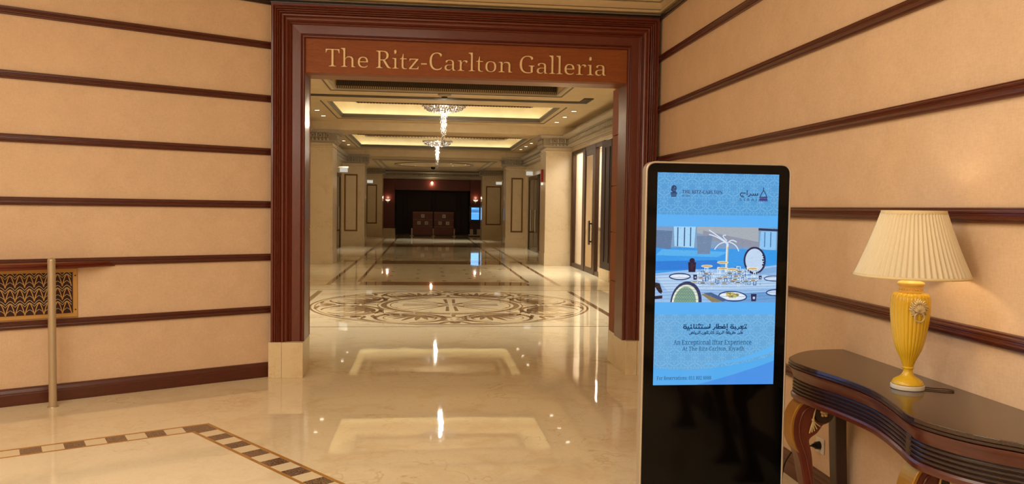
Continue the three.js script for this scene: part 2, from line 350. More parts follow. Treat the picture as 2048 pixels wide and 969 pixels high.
// ---------------------------------------------------------------- lettering
{
  const t = thing('doorway_sign', 'raised pale gold serif letters reading The Ritz-Carlton Galleria over the doorway', 'sign', [0, 0, CZ - .075]);
  const font = await new FontLoader().loadAsync('fonts/droid/droid_serif_regular.typeface.json');
  const cap = .158, size = cap / .714 * 1.0, text = 'The Ritz-Carlton Galleria';
  const probe = new THREE.ShapeGeometry(font.generateShapes('T', 1)); probe.computeBoundingBox(); const capH = probe.boundingBox.max.y;
  const pl = new THREE.ShapeGeometry(font.generateShapes('x', 1)); pl.computeBoundingBox(); const xH = pl.boundingBox.max.y;
  const S = cap / capH, adv = (c) => font.data.glyphs[c].ha / font.data.resolution;
  const XT = .61 / (xH / capH);                            // squeeze of the x-height
  const low = 'heitzarlon', widths = [...text].map((c) => (c === ' ' ? .30 : adv(c) + (low.includes(c) ? -.006 : .012)));
  const tot = widths.reduce((a, b) => a + b, 0), x0 = -.894, x1 = 1.672, sx = (x1 - x0) / (tot * S);
  let x = x0;
  [...text].forEach((c, i) => {
    if (c !== ' ') {
      const g = new TextGeometry(c, { font, size: S, depth: .014, curveSegments: 8, bevelEnabled: true, bevelSize: .0016, bevelOffset: -.0038, bevelThickness: .002, bevelSegments: 1 });
      const p = g.attributes.position, xh = xH * S, asc = capH * S * 1.06;
      for (let k = 0; k < p.count; k++) {
        let y = p.getY(k);
        if (low.includes(c)) y = y <= xh ? y * XT : xh * XT + (y - xh) * (asc * 1.02 - xh * XT) / (asc - xh);
        if (c === '-') y = y * .86;
        p.setXYZ(k, p.getX(k) * sx, y, p.getZ(k));
      }
      g.computeVertexNormals();
      obj('letter', g.translate(x, 2.790, .001), M.letter, t);
    }
    x += widths[i] * S * sx;
  });
}

// ================================================================ FLOOR
const IN = .0007;                                           // inlays stand a hair proud
const flat = (pts, h = IN, y0 = -.004) => new THREE.ExtrudeGeometry(pts.isShape ? pts : shapeOf(pts.map(([x, z]) => [x, -z])), { depth: h - y0, bevelEnabled: false, curveSegments: 24 }).rotateX(-Math.PI / 2).translate(0, y0, 0);
const floor = struct('floor', 'polished cream marble floor with dark inlays');
{
  obj('marble_bed', box(-7.2, 6.6, -.12, 0, -46, 4), M.floor, floor);
  // patterned border of the foyer: two runs that meet at a corner
  const K = V(-1.497, 0, -5.735), dA = V(-.888, 0, .46).normalize(), dB = V(.636, 0, .772).normalize();
  const inA = V(-dA.z, 0, dA.x), inB = V(-dB.z, 0, dB.x);   // towards the inner field
  if (inA.dot(V(0, 0, 1)) < 0) inA.negate(); if (inB.dot(V(0, 0, 1)) < 0) inB.negate();
  const mit = (off) => { // point where both lines offset by off meet
    const pA = K.clone().addScaledVector(inA, off), pB = K.clone().addScaledVector(inB, off);
    const det = dA.x * -dB.z - dA.z * -dB.x, rx = pB.x - pA.x, rz = pB.z - pA.z, t = (rx * -dB.z - rz * -dB.x) / det;
    return pA.addScaledVector(dA, t);
  };
  const xz = (v) => [v.x, v.z];
  const W = .182, s1 = .024, LA = 4.6, LB = 3.4;
  const m0 = mit(0), m1 = mit(s1), m2 = mit(W - s1), m3 = mit(W);
  const A = (m, l) => m.clone().addScaledVector(dA, l), B = (m, l) => m.clone().addScaledVector(dB, l);
  obj('border_strip', flat([xz(m0), xz(A(m0, LA)), xz(A(m1, LA)), xz(m1)]), M.tileGold, floor);
  obj('border_strip', flat([xz(m0), xz(B(m0, LB)), xz(B(m1, LB)), xz(m1)]), M.tileGold, floor);
  obj('border_strip', flat([xz(m2), xz(A(m2, LA)), xz(A(m3, LA)), xz(m3)]), M.tileGold, floor);
  obj('border_strip', flat([xz(m2), xz(B(m2, LB)), xz(B(m3, LB)), xz(m3)]), M.tileGold, floor);
  obj('inner_field', flat([xz(m3), xz(A(m3, LA)), xz(A(m3, LA).add(V(0, 0, 3))), xz(B(m3, LB).add(V(-1.5, 0, 1.5))), xz(B(m3, LB))], IN * .6), M.floorLight, floor);
  // corner piece
  const run = (d, inn, first, n) => {
    const e = .118, gap = .002;
    for (let k = 0; k < n; k++) {
      const a = first + k * .1195, b = a + e, p0 = K.clone().addScaledVector(inn, s1 + gap), p1 = K.clone().addScaledVector(inn, W - s1 - gap);
      const q = (p, l) => xz(p.clone().addScaledVector(d, l));
      obj('border_tile', flat([q(p0, a), q(p0, b), q(p1, b), q(p1, a)]), k % 2 ? M.tileDark : M.tilePale, floor);
    }
  };
  run(dA, inA, .182, 34); run(dB, inB, .192, 24);
  const q = (inn, d, o, l) => xz(K.clone().addScaledVector(inn, o).addScaledVector(d, l));
  obj('border_tile', flat([xz(m1), q(inA, dA, s1 + .002, .180), q(inA, dA, W - s1 - .002, .180), xz(m2)]), M.tileDark, floor);
  obj('border_tile', flat([xz(m1), q(inB, dB, s1 + .002, .190), q(inB, dB, W - s1 - .002, .190), xz(m2)]), M.tileDark, floor);

  // gallery inlays
  const st = (x0, x1, z0, z1, m = M.inlay, h = .0012, name = 'inlay_strip') => obj(name, box(x0, x1, -.004, h, z0, z1), m, floor);
  st(WL, WR, -10.27, -10.245); st(WL, WR, -14.83, -14.80); st(WL, WR, -15.7, -15.68, M.inlayBand);
  const outer = 2.285, inner = 1.735, w = .045;
  for (const s of [-1, 1]) {
    st(AX + s * outer - w, AX + s * outer + w, -15.7, -43.3);
    st(AX + s * inner - w * .8, AX + s * inner + w * .8, -16.4, -43.3);
    st(AX + s * outer - w, AX + s * outer + w, -14.6, -10.4);
  }
  for (const [a, b] of [[-15.72, -16.39], [-21.5, -22.75], [-30.6, -32.3], [-39.4, -41]]) {
    st(AX - inner + .04, AX + inner - .04, a, b, M.inlayBand, .0012, 'cross_band');
  }
  for (let r = 0; r < 7; r++) for (let c = 0; c < 3; c++) {
    const even = r % 2 === 0, xs = even ? [-.712, .437, 1.585] : [-.13, 1.0];
    if (c < xs.length) { const z = -16.68 - r * .575 - (r > 0 ? .0 : 0); st(xs[c] - .04, xs[c] + .04, z - .04, z + .04, M.inlay, .0012, 'inset_tile'); }
  }
  for (let r = 0; r < 10; r++) { const xs = r % 2 ? [-.712, .437, 1.585] : [-.13, 1.0]; for (const x of xs) { const z = -23.4 - r * .7; st(x - .04, x + .04, z - .04, z + .04, M.inlay, .0014, 'inset_tile'); } }

  // medallion
  const md = new THREE.Group(); md.name = 'medallion'; md.position.set(AX, 0, -12.55); floor.add(md);
  const ringG = (r0, r1, n = 96, h = .0012) => { const s = new THREE.Shape(); s.absarc(0, 0, r1, 0, Math.PI * 2); const k = new THREE.Path(); k.absarc(0, 0, r0, 0, Math.PI * 2, true); s.holes.push(k); return new THREE.ExtrudeGeometry(s, { depth: h + .004, bevelEnabled: false, curveSegments: n }).rotateX(-Math.PI / 2).translate(0, -.004, 0); };
  const R = 2.18;
  obj('pale_disc', new THREE.CylinderGeometry(R, R, .0044, 96).translate(0, -.0018, 0), M.inlayPale, md);
  obj('ring', ringG(R - .035, R), M.inlay, md); obj('ring', ringG(1.0, 1.09, 96, .0016), M.inlay, md); obj('ring', ringG(.935, .95, 96, .0016), M.inlay, md); obj('ring', ringG(1.13, 1.15, 96, .0016), M.inlay, md); obj('ring', ringG(2.085, 2.10, 96, .0016), M.inlay, md);
  const leafShape = (l, w, bend = 0) => { const s = new THREE.Shape(); s.moveTo(0, 0); s.bezierCurveTo(w, l * .3, w * .9 + bend * .5, l * .75, bend, l); s.bezierCurveTo(-w * .7 + bend * .6, l * .7, -w, l * .3, 0, 0); return s; };
  const put = (shape, x, z, rot, name = 'leaf', h = .0017) => { const g = new THREE.ExtrudeGeometry(shape, { depth: h + .004, bevelEnabled: false, curveSegments: 10 }).rotateX(-Math.PI / 2).translate(0, -.004, 0).rotateY(rot).translate(x, 0, z); return obj(name, g, M.inlay, md); };
  const arcG = (rx, ry, a0, a1, wd) => { // open elliptical band in local coords (y outwards)
    const o = [], i = []; for (let k = 0; k <= 36; k++) { const a = lerp(a0, a1, k / 36), t = Math.sin(k / 36 * Math.PI), e = wd * (.35 + .65 * t); o.push([Math.cos(a) * rx, Math.sin(a) * ry]); i.push([Math.cos(a) * (rx - e), Math.sin(a) * (ry - e * .8)]); }
    return shapeOf([...o, ...i.reverse()]);
  };
  for (let k = 0; k < 8; k++) {
    const a = (k + .5) * Math.PI / 4, rot = a, cx = -Math.sin(a), cz = -Math.cos(a); // outward direction for rotateY(rot) of local +y (= -z)
    const at = (r, side = 0) => [cx * r - cz * side * -1, cz * r - cx * side];
    const at2 = (r, sd) => [cx * r + (-cz) * sd, cz * r + cx * sd];
    let [x, z] = at2(1.60, 0);
    put(arcG(.52, .46, -Math.PI * .5 - 2.8, -Math.PI * .5 + 2.8, .095), x, z, rot, 'scroll');
    put(arcG(.385, .335, -Math.PI * .5 - 2.5, -Math.PI * .5 + 2.5, .03), x, z, rot, 'scroll');
    for (let j = -4; j <= 4; j++) { const [lx, lz] = at2(1.29, j * .018); put(leafShape(.60 - Math.abs(j) * .062, .058, 0), lx, lz, rot - j * .30, 'leaf'); }
    for (const s of [-1, 1]) { const [lx, lz] = at2(1.22, s * .16); put(leafShape(.36, .05, s * .08), lx, lz, rot - s * 1.15, 'leaf'); }
    // between two scrolls: bud, cross piece and curled leaves
    const b = k * Math.PI / 4, bx = -Math.sin(b), bz = -Math.cos(b), bt = (r, sd) => [bx * r - bz * sd, bz * r + bx * sd];
    let q2 = bt(1.93, 0); const dot = new THREE.Shape(); dot.absellipse(0, 0, .075, .09, 0, Math.PI * 2); put(dot, q2[0], q2[1], b, 'bud');
    for (const s of [-1, 1]) { let p = bt(1.78, 0); put(leafShape(.34, .05, s * -.1), p[0], p[1], b - s * 1.0, 'leaf'); p = bt(1.55, s * .03); put(leafShape(.30, .035, s * .08), p[0], p[1], b - s * 2.3, 'leaf'); p = bt(2.02, s * .12); put(leafShape(.42, .045, s * .08), p[0], p[1], b - s * 1.35, 'leaf'); p = bt(1.62, s * .02); put(leafShape(.36, .05, s * .12), p[0], p[1], b - s * .62, 'leaf'); p = bt(1.42, s * .02); put(leafShape(.26, .04, s * .06), p[0], p[1], b - s * .9, 'leaf'); }
    let p3 = bt(1.16, 0); const bar = shapeOf([[-.035, 0], [.035, 0], [.02, .22], [-.02, .22]]); put(bar, p3[0], p3[1], b, 'bud');
    // rays of the inner disc
    const wide = k % 2 === 0;
    for (const s of [-1, 1]) { const p = bt(.2, s * (wide ? .055 : .035)); put(shapeOf([[-.02, 0], [.02, 0], [wide ? .028 : .008, wide ? .55 : .70], [wide ? -.028 : -.008, wide ? .55 : .70]]), p[0], p[1], b - s * (wide ? .03 : .1), 'ray'); }
    const p4 = bt(.86, .33); const d2 = new THREE.Shape(); d2.absellipse(0, 0, .028, .028, 0, Math.PI * 2); put(d2, p4[0], p4[1], b, 'bud');
    if (k % 2) { const p5 = bt(.03, 0); put(leafShape(.26, .06), p5[0], p5[1], b, 'leaf'); }
  }
}

// ---------------------------------------------------------------- wall shelf with steel post, brass vent
{
  const s0 = 2.235, half = .965, sag = .235;
  const o = onLeft(s0);
  const t = thing('wall_shelf', 'curved dark wood ledge carried by a round steel post above the brass vent', 'shelf', [o.x, 0, o.z], TL);
  const Rr = (half * half + sag * sag) / (2 * sag), arc = (off) => { const p = []; for (let k = 0; k <= 40; k++) { const x = lerp(-half, half, k / 40); p.push([x, Math.max(0, Math.sqrt(Rr * Rr - x * x) - (Rr - sag)) - off]); } return p; };
  const a0 = arc(.012), shape = shapeOf([[half, .0005], ...a0.map(([x, z]) => [x, Math.max(.0005, z)]).reverse(), [-half, .0005]].map(([x, z]) => [x, -z]));
  obj('board', new THREE.ExtrudeGeometry(shape, { depth: .026, bevelEnabled: false }).rotateX(-Math.PI / 2).translate(0, 1.054, 0), M.woodPanel, t);
  const path = arc(0).filter((p, i) => true).map(([x, z]) => V(x, 1.062, z + .002));
  obj('edge_moulding', sweep(path, V(0, 1, 0), [[-.016, -.024], [.002, -.024], [.008, -.018], [.008, -.010], [.002, -.006], [.002, -.002], [.009, .004], [.009, .014], [.003, .020], [-.016, .020]].map(([s, h]) => [-s, h])), M.wood, t);
  for (const px of [.5]) {
    obj('post', [cyl(.0275, .0275, 1.105, px, 0, .212, 28), cyl(.030, .030, .008, px, 1.086, .212, 28), cyl(.04, .036, .006, px, 0, .212, 28)], M.steel, t);
    obj('post_cap', new THREE.SphereGeometry(.0285, 24, 12, 0, Math.PI * 2, 0, Math.PI / 2).scale(1, .8, 1).translate(px, 1.105, .212), M.steel, t);
    obj('bracket', box(px - .012, px + .012, 1.03, 1.052, .15, .195), M.steel, t);
  }
}
{
  const o = onLeft(2.235);
  const t = thing('wall_vent', 'brass wall vent with rows of pointed arches under the wood ledge', 'vent', [o.x, 0, o.z], TL);
  const hw = .70, y0 = .645, y1 = 1.032, fr = .034;
  obj('backing', box(-hw + .01, hw - .01, y0 + .01, y1 - .01, .001, .006), P({ color: 0x36100c, roughness: .7 }), t);
  const N = V(0, 0, 1);
  obj('frame', sweep([V(-hw, y0, 0), V(hw, y0, 0), V(hw, y1, 0), V(-hw, y1, 0)], N, [[0, 0], [fr, 0], [fr, .007], [fr - .006, .012], [.006, .012], [0, .008]], true), M.brassPaint, t);
  for (const x of [-hw + .017, hw - .017]) for (const y of [y0 + .06, y1 - .06]) obj('screw', new THREE.SphereGeometry(.006, 10, 6).scale(1, 1, .5).translate(x, y, .013), M.bronze, t);
  const px = .0625, rows = 3, rh = (y1 - y0 - 2 * fr) / rows, n = Math.floor((2 * hw - 2 * fr) / px), xs = -n * px / 2;
  const bar = (pts, w, dep) => { // flat ribbon along a polyline in x-y
    const o2 = [], i2 = []; for (let k = 0; k < pts.length; k++) { const a = pts[Math.max(0, k - 1)], b = pts[Math.min(pts.length - 1, k + 1)], tx = b[0] - a[0], ty = b[1] - a[1], l = Math.hypot(tx, ty), nx = -ty / l * w / 2, ny = tx / l * w / 2; o2.push([pts[k][0] + nx, pts[k][1] + ny]); i2.push([pts[k][0] - nx, pts[k][1] - ny]); }
    return extr([...o2, ...i2.reverse()], dep);
  };
  const archPts = []; for (let k = 0; k <= 16; k++) { const u = k / 16 * 2 - 1; archPts.push([u * px / 2, rh * .86 * (1 - Math.pow(Math.abs(u), 1.7))]); }
  const archG = bar(archPts, .0065, .007), zz = (h, w) => { const p = []; for (let k = 0; k <= n * 6; k++) { const f = k / 6, u = Math.abs((f % 1) * 2 - 1); p.push([xs + f * px, h + (1 - Math.pow(u, 1.4)) * rh * .28]); } return bar(p, w, .005); };
  for (let r = 0; r < rows; r++) {
    const yb = y0 + fr + r * rh;
    for (let k = 0; k < n; k++) obj('arch', archG.clone().translate(xs + (k + .5) * px, yb, .006), M.brassPaint, t);
    for (const h of [.62, .80]) obj('zigzag_bar', zz(yb + rh * h, .0042).translate(0, 0, .006), M.antique, t);
    for (let k = 0; k < 1; k++) obj('zigzag_bar', zz(yb + rh * .12, .0035).translate(0, 0, .0055), M.antique, t);
  }
}

// ================================================================ KIOSK
function screenTexture() {
  const W = 1024, H = 1734, c = document.createElement('canvas'); c.width = W; c.height = H; const x = c.getContext('2d');
  const X = (p) => (p - 1313) / 244 * W, Y = (p) => (p - 346) / 424 * H;
  x.fillStyle = '#57b4fb'; x.fillRect(0, 0, W, H);
  const pattern = (y0, y1, col) => {
    x.save(); x.beginPath(); x.rect(0, y0, W, y1 - y0); x.clip(); x.fillStyle = col; x.fillRect(0, y0, W, y1 - y0);
    x.strokeStyle = 'rgba(140,205,245,.55)'; x.lineWidth = 4; const s = 116;
    for (let j = -1; j * s < H + s; j++) for (let i = -1; i * s < W + s; i++) {
      const cx = i * s + (j % 2 ? s / 2 : 0), cy = j * s;
      if (cy < y0 - s || cy > y1 + s) continue;
      x.beginPath(); for (let k = 0; k <= 16; k++) { const a = k * Math.PI / 8, r = k % 2 ? s * .24 : s * .46; const px = cx + Math.cos(a) * r, py = cy + Math.sin(a) * r; k ? x.lineTo(px, py) : x.moveTo(px, py); } x.stroke();
      x.beginPath(); for (let k = 0; k <= 8; k++) { const a = k * Math.PI / 4 + .39, r = s * .6; const px = cx + Math.cos(a) * r, py = cy + Math.sin(a) * r; k ? x.lineTo(px, py) : x.moveTo(px, py); } x.stroke();
    }
    x.restore();
  };
  pattern(0, Y(429), '#4fa0dc'); pattern(Y(628), Y(742), '#68ace0');
  // upper logos
  const navy = '#12406e';
  x.fillStyle = navy; x.strokeStyle = navy;
  { // crest: maned lion's head above a crown
    const cx = X(1345.5), cy = Y(383); x.beginPath(); x.ellipse(cx + 2, cy - 26, 22, 24, 0, 0, 7); x.fill(); x.beginPath(); x.ellipse(cx - 8, cy - 12, 16, 14, 0, 0, 7); x.fill(); x.fillRect(cx - 12, cy - 10, 30, 22);
    x.fillRect(cx - 26, cy + 8, 54, 12); x.beginPath(); x.moveTo(cx - 24, cy + 22); x.lineTo(cx + 25, cy + 22); x.lineTo(cx + 21, cy + 44); x.lineTo(cx - 20, cy + 44); x.fill();
    x.fillStyle = '#4fa0dc'; for (let k = 0; k < 5; k++) x.fillRect(cx - 18 + k * 8, cy + 28, 3, 9); x.beginPath(); x.arc(cx + 8, cy - 32, 4, 0, 7); x.fill(); x.fillRect(cx - 6, cy - 20, 14, 3); x.fillRect(cx - 4, cy - 8, 18, 3); x.fillStyle = navy;
  }
  const txt = (s, px, py, w, size, font = 'serif', weight = '', align = 'left') => { x.save(); x.font = `${weight} ${size}px ${font}`; const m = x.measureText(s).width; x.translate(X(px), Y(py)); x.scale((X(px + w) - X(px)) / m, 1); x.fillText(s, 0, 0); x.restore(); };
  txt('THE RITZ-CARLTON', 1362, 387, 81, 38, 'serif', 'bold'); txt('RIYADH', 1362.5, 393, 17, 18, 'serif');
  txt('S I R A J', 1477, 399.5, 36, 27, 'sans-serif');
  { // lantern emblem
    const cx = X(1526), t = Y(374), b = Y(400); x.lineWidth = 7; x.beginPath(); x.moveTo(cx, t); x.lineTo(cx, t + 14); x.bezierCurveTo(cx - 4, t + 30, cx - 22, t + 40, cx - 26, t + 68); x.moveTo(cx, t + 14); x.bezierCurveTo(cx + 4, t + 30, cx + 22, t + 40, cx + 26, t + 68); x.stroke();
    x.fillRect(cx - 36, t + 68, 72, 9); x.lineWidth = 6; x.strokeStyle = '#3b2a78'; x.beginPath(); for (let k = -2; k <= 2; k++) { x.moveTo(cx + k * 12, t + 76); x.lineTo(cx + k * 15 - 6, b); x.moveTo(cx + k * 12, t + 76); x.lineTo(cx + k * 15 + 6, b); } x.stroke(); x.beginPath(); x.moveTo(cx - 34, t + 90); x.lineTo(cx + 34, t + 90); x.stroke(); x.strokeStyle = navy; x.fillRect(cx - 3, t - 8, 6, 12);
  }
  // Arabic lettering, stroke by stroke, right to left
  function arabic(words, right, base, u, lw, width) {
    let cx = 0; const ops = []; const P2 = (...p) => ops.push(['l', p.map(([a, b]) => [cx + a, b])]), C2 = (a, b, r, e = r) => ops.push(['c', cx + a, b, r, e]), dot = (a, b) => ops.push(['d', cx + a, b]);
    const dots = (n, a, b) => { if (n === 1) dot(a, b); if (n >= 2) { dot(a - .16, b); dot(a + .16, b); } if (n === 3) dot(a, b + (b > 0 ? .26 : -.26)); };
    const link = (w, go) => { P2([0, 0], [-w, 0]); };
    const g = {
      tooth: (n, up) => { P2([0, 0], [-.28, 0], [-.28, .55]); P2([-.28, 0], [-.55, 0]); if (n) dots(n, -.28, up ? .92 : -.4); cx -= .55; },
      hamzaTooth: () => { P2([0, 0], [-.28, 0], [-.28, .5]); P2([-.28, 0], [-.55, 0]); P2([-.18, .95], [-.38, .85], [-.2, .75]); cx -= .55; },
      jeem: () => { P2([-.1, .55], [-.75, .55], [-.25, .0]); P2([0, 0], [-.95, 0]); dot(-.4, -.38); cx -= .95; },
      jeemEnd: () => { P2([0, .5], [-.75, .5], [-.85, .1], [-.7, -.35], [-.2, -.5]); dot(-.45, -.05); cx -= 1.0; },
      reh: (d) => { P2([0, .38], [-.1, 0], [-.25, -.25], [-.5, -.38]); if (d) dot(-.2, .75); cx -= .5; },
      tehM: () => { P2([0, 0], [-.25, 0]); C2(-.38, .28, .27, .3); dots(2, -.38, .95); cx -= .8; },
      hehM: () => { P2([0, 0], [-.2, 0]); C2(-.38, .28, .27, .3); cx -= .8; },
      alef: () => { P2([-.12, 1.25], [-.12, 0]); cx -= .34; },
      alefJ: () => { P2([0, 0], [-.18, 0], [-.18, 1.25]); cx -= .42; },
      alefH: () => { P2([-.12, 1.25], [-.12, 0]); P2([0, -.3], [-.24, -.36], [-.02, -.52]); cx -= .4; },
      feh: (n) => { P2([0, 0], [-.6, 0]); C2(-.32, .3, .24, .26); dots(n, -.32, .95); cx -= .6; },
      tah: () => { P2([0, 0], [-1.0, 0]); C2(-.5, .24, .42, .24); P2([-.86, 0], [-.86, 1.25]); cx -= 1.0; },
      seen: (d) => { P2([0, .5], [0, 0], [-1.05, 0]); P2([-.35, .45], [-.35, 0]); P2([-.7, .45], [-.7, 0]); cx -= 1.05; },
      lam: () => { P2([-.12, 1.25], [-.12, 0], [-.45, 0]); cx -= .45; },
      kaf: () => { P2([0, 1.2], [-.55, .62], [-.15, .3], [-.15, 0], [-.8, 0]); cx -= .8; },
      waw: () => { P2([0, .3], [0, 0], [-.2, -.3], [-.5, -.38]); C2(-.2, .3, .22, .24); cx -= .6; },
      noonEnd: () => { P2([0, .3], [-.04, -.2], [-.4, -.4], [-.75, -.2], [-.8, .2]); dot(-.4, .35); cx -= .95; },
      ain: () => { P2([-.1, .55], [-.4, .6], [-.45, .3], [-.1, .05]); P2([0, 0], [-.6, 0]); cx -= .6; },
      yehEnd: (n) => { P2([0, 0], [-.3, .25], [-.1, .02], [-.3, -.28], [-.8, -.25], [-.85, .1]); if (n) dots(2, -.4, -.6); cx -= 1.0; },
      dad: () => { P2([0, 0], [-.8, 0]); C2(-.42, .24, .38, .22); P2([-.82, .4], [-.85, -.2], [-1.2, -.4], [-1.55, -.1]); dot(-.4, .8); cx -= 1.65; },
      gap: () => { cx -= .42; }, dash: () => { P2([-.1, .25], [-.4, .25]); cx -= .5; }, comma: () => { P2([-.1, .1], [-.2, -.1]); cx -= .3; },
    };
    for (const w of words) { const [k, ...a] = Array.isArray(w) ? w : [w]; g[k](...a); }
    const tot = -cx, sx = width / (tot * u);
    x.save(); x.strokeStyle = x.fillStyle; x.lineWidth = lw; x.lineJoin = 'round'; x.lineCap = 'butt';
    const TX = (a) => right + a * u * sx, TY = (b) => base - b * u;
    for (const o of ops) {
      x.beginPath();
      if (o[0] === 'l') o[1].forEach(([a, b], i) => i ? x.lineTo(TX(a), TY(b)) : x.moveTo(TX(a), TY(b)));
      else if (o[0] === 'c') x.ellipse(TX(o[1]), TY(o[2]), o[3] * u * sx, o[4] * u, 0, 0, 7);
      else { x.arc(TX(o[1]), TY(o[2]), lw * .62, 0, 7); x.fill(); continue; }
      x.stroke();
    }
    x.restore();
  }
  x.fillStyle = navy;
  arabic(['seen', 'reh', 'alef', 'jeemEnd'], X(1514), Y(388), 32, 8, X(1514) - X(1477));
  x.fillStyle = '#173f6a';
  arabic([['tooth', 2, 1], 'jeem', 'reh', ['tooth', 1, 0], 'tehM', 'gap', 'alefH', ['feh', 1], 'tah', 'alefJ', 'reh', 'gap', 'alef', 'seen', ['tooth', 2, 1], ['tooth', 3, 1], ['tooth', 1, 1], 'alefJ', 'hamzaTooth', ['tooth', 2, 0], 'tehM'], X(1500), Y(656), 30, 8.5, X(1500) - X(1370));
  arabic(['ain', 'lam', ['yehEnd', 0], 'gap', 'tah', 'reh', ['tooth', 2, 0], ['feh', 2], 'tehM', 'gap', 'alef', 'lam', 'reh', ['tooth', 2, 0], ['tooth', 2, 1], ['reh', 1], 'dash', 'kaf', 'alefJ', 'reh', ['tooth', 2, 1], 'lam', 'waw', 'noonEnd', 'comma', 'alef', 'lam', 'reh', ['tooth', 2, 0], 'alefJ', 'dad'], X(1492), Y(666.5), 19, 5, X(1492) - X(1382));
  txt('An Exceptional Iftar Experience', 1352, 689, 158, 52, 'serif'); txt('At The Ritz-Carlton, Riyadh', 1370, 701, 126, 46, 'serif');
  // sweep along the foot
  x.fillStyle = '#58b2f6'; x.beginPath(); x.moveTo(0, Y(734)); x.quadraticCurveTo(X(1400), Y(752), X(1557), Y(712)); x.lineTo(W, H); x.lineTo(0, H); x.fill();
  x.fillStyle = '#62b9fb'; x.beginPath(); x.moveTo(X(1398), Y(731)); x.quadraticCurveTo(X(1500), Y(722), X(1557), Y(688)); x.lineTo(X(1557), Y(702)); x.quadraticCurveTo(X(1500), Y(728), X(1398), Y(731)); x.fill();
  x.fillStyle = '#4f98ee'; x.beginPath(); x.moveTo(X(1400), H); x.quadraticCurveTo(X(1500), Y(744), X(1557), Y(722)); x.lineTo(W, H); x.fill();
  x.fillStyle = '#143c68'; txt('For Reservations: 011 802 8888', 1320, 759.5, 110, 40, 'serif');
  // photograph of a laid table by a pool
  x.save(); const py0 = Y(452.5), py1 = Y(603.5); x.beginPath(); x.rect(0, py0, W, py1 - py0); x.clip();
  x.fillStyle = '#6fa6d8'; x.fillRect(0, py0, W, py1 - py0);
  const pw = py1 - py0, Q = (u) => u * W, Rr = (v) => py0 + v * pw;
  const quad = (col, ...p) => { x.fillStyle = col; x.beginPath(); p.forEach(([u, v], i) => i ? x.lineTo(Q(u), Rr(v)) : x.moveTo(Q(u), Rr(v))); x.fill(); };
  const el = (col, u, v, ru, rv, rot = 0, stroke, lw2) => { x.beginPath(); x.ellipse(Q(u), Rr(v), ru * W, rv * pw, rot, 0, 7); if (col) { x.fillStyle = col; x.fill(); } if (stroke) { x.strokeStyle = stroke; x.lineWidth = lw2; x.stroke(); } };
  quad('#7ea0c6', [0, 0], [1, 0], [1, .3], [0, .3]); quad('#a9b2bc', [.33, .0], [.84, .0], [.84, .28], [.33, .08]); quad('#8f98ad', [.38, .05], [.86, .2], [.86, .3], [.38, .16]);
  quad('#a7dcff', [.14, 0], [.32, 0], [.31, .28], [.15, .26]); x.fillStyle = '#1d4f86'; for (const u of [.17, .225, .275]) x.fillRect(Q(u), Rr(.01), 9, pw * .25);
  quad('#8ecbfb', [.86, .05], [.99, .05], [.99, .32], [.85, .28]); x.fillStyle = '#456fa8'; for (const u of [.89, .94]) x.fillRect(Q(u), Rr(.06), 8, pw * .2); quad('#152a55', [.84, .01], [1, .02], [1, .05], [.84, .04]);
  quad('#2f9df0', [0, .27], [1, .3], [1, .62], [0, .62]); quad('#53b6f6', [.05, .3], [.6, .33], [.5, .4], [.0, .38]); quad('#1d7fe0', [0, .46], [.5, .44], [.55, .56], [0, .58]); quad('#6f8cae', [.33, .12], [.46, .12], [.44, .36], [.34, .36]); quad('#5d7da5', [.0, .05], [.13, .06], [.12, .3], [.0, .28]);
  quad('#9cc6f2', [0, .62], [.3, .565], [.75, .55], [1, .5], [1, 1], [0, 1]); quad('#b9d8f8', [.0, .66], [.35, .6], [.9, .62], [1, .7], [1, .8], [.1, .85]); quad('#7fb0e4', [.62, .62], [1, .52], [1, .6], [.7, .66]); quad('#6ba2da', [.55, .9], [1, .85], [1, 1], [.5, 1]);
  el('#c5ddf8', .815, .44, .085, .17, -.1, '#131f4a', 15); for (let k = 0; k < 6; k++) el('#131f4a', .885 + (k % 2) * .006, .37 + k * .032, .008, .012);
  x.strokeStyle = '#dfeeff'; x.lineWidth = 20; x.beginPath(); x.moveTo(Q(.58), Rr(.6)); x.lineTo(Q(.585), Rr(.22)); x.stroke(); x.strokeStyle = '#c8b48a'; x.lineWidth = 7; x.beginPath(); x.moveTo(Q(.587), Rr(.58)); x.lineTo(Q(.59), Rr(.26)); x.stroke();
  x.strokeStyle = '#d9eaff'; x.lineWidth = 9; for (const [a, b, c2, d2, e, f] of [[.58, .22, .5, .12, .43, .1], [.58, .2, .54, .16, .43, .04], [.58, .22, .62, .14, .66, .2], [.58, .2, .51, .2, .48, .3], [.6, .2, .66, .22, .68, .32], [.58, .18, .52, .1, .57, .11]]) { x.beginPath(); x.moveTo(Q(a), Rr(b)); x.quadraticCurveTo(Q(c2), Rr(d2), Q(e), Rr(f)); x.stroke(); }
  let sd = 77; const rr = () => { sd = (sd * 1103515245 + 12345) >>> 0; return sd / 4294967296; };
  for (let k = 0; k < 46; k++) { const u = .33 + rr() * .5, v = .52 + rr() * .2; x.strokeStyle = k % 3 ? '#e4f1ff' : '#35639a'; x.lineWidth = 3 + rr() * 4; x.strokeRect(Q(u), Rr(v), 14 + rr() * 16, 26 + rr() * 26); }
  for (let k = 0; k < 22; k++) { const u = .32 + rr() * .5, v = .56 + rr() * .22; el(['#f2f8ff', '#dcecff', '#e8f2ff'][k % 3], u, v, .035, .018, 0, '#4c79b0', 3); el(['#7d6a3c', '#9a7a3c', '#5d5a40', '#a89060'][k % 4], u, v, .022, .009); }
  for (const [u, v] of [[.42, .52], [.55, .55], [.63, .56], [.55, .47], [.8, .55]]) { el('#cfae6a', u, v, .045, .014, 0, '#f4ead0', 5); }
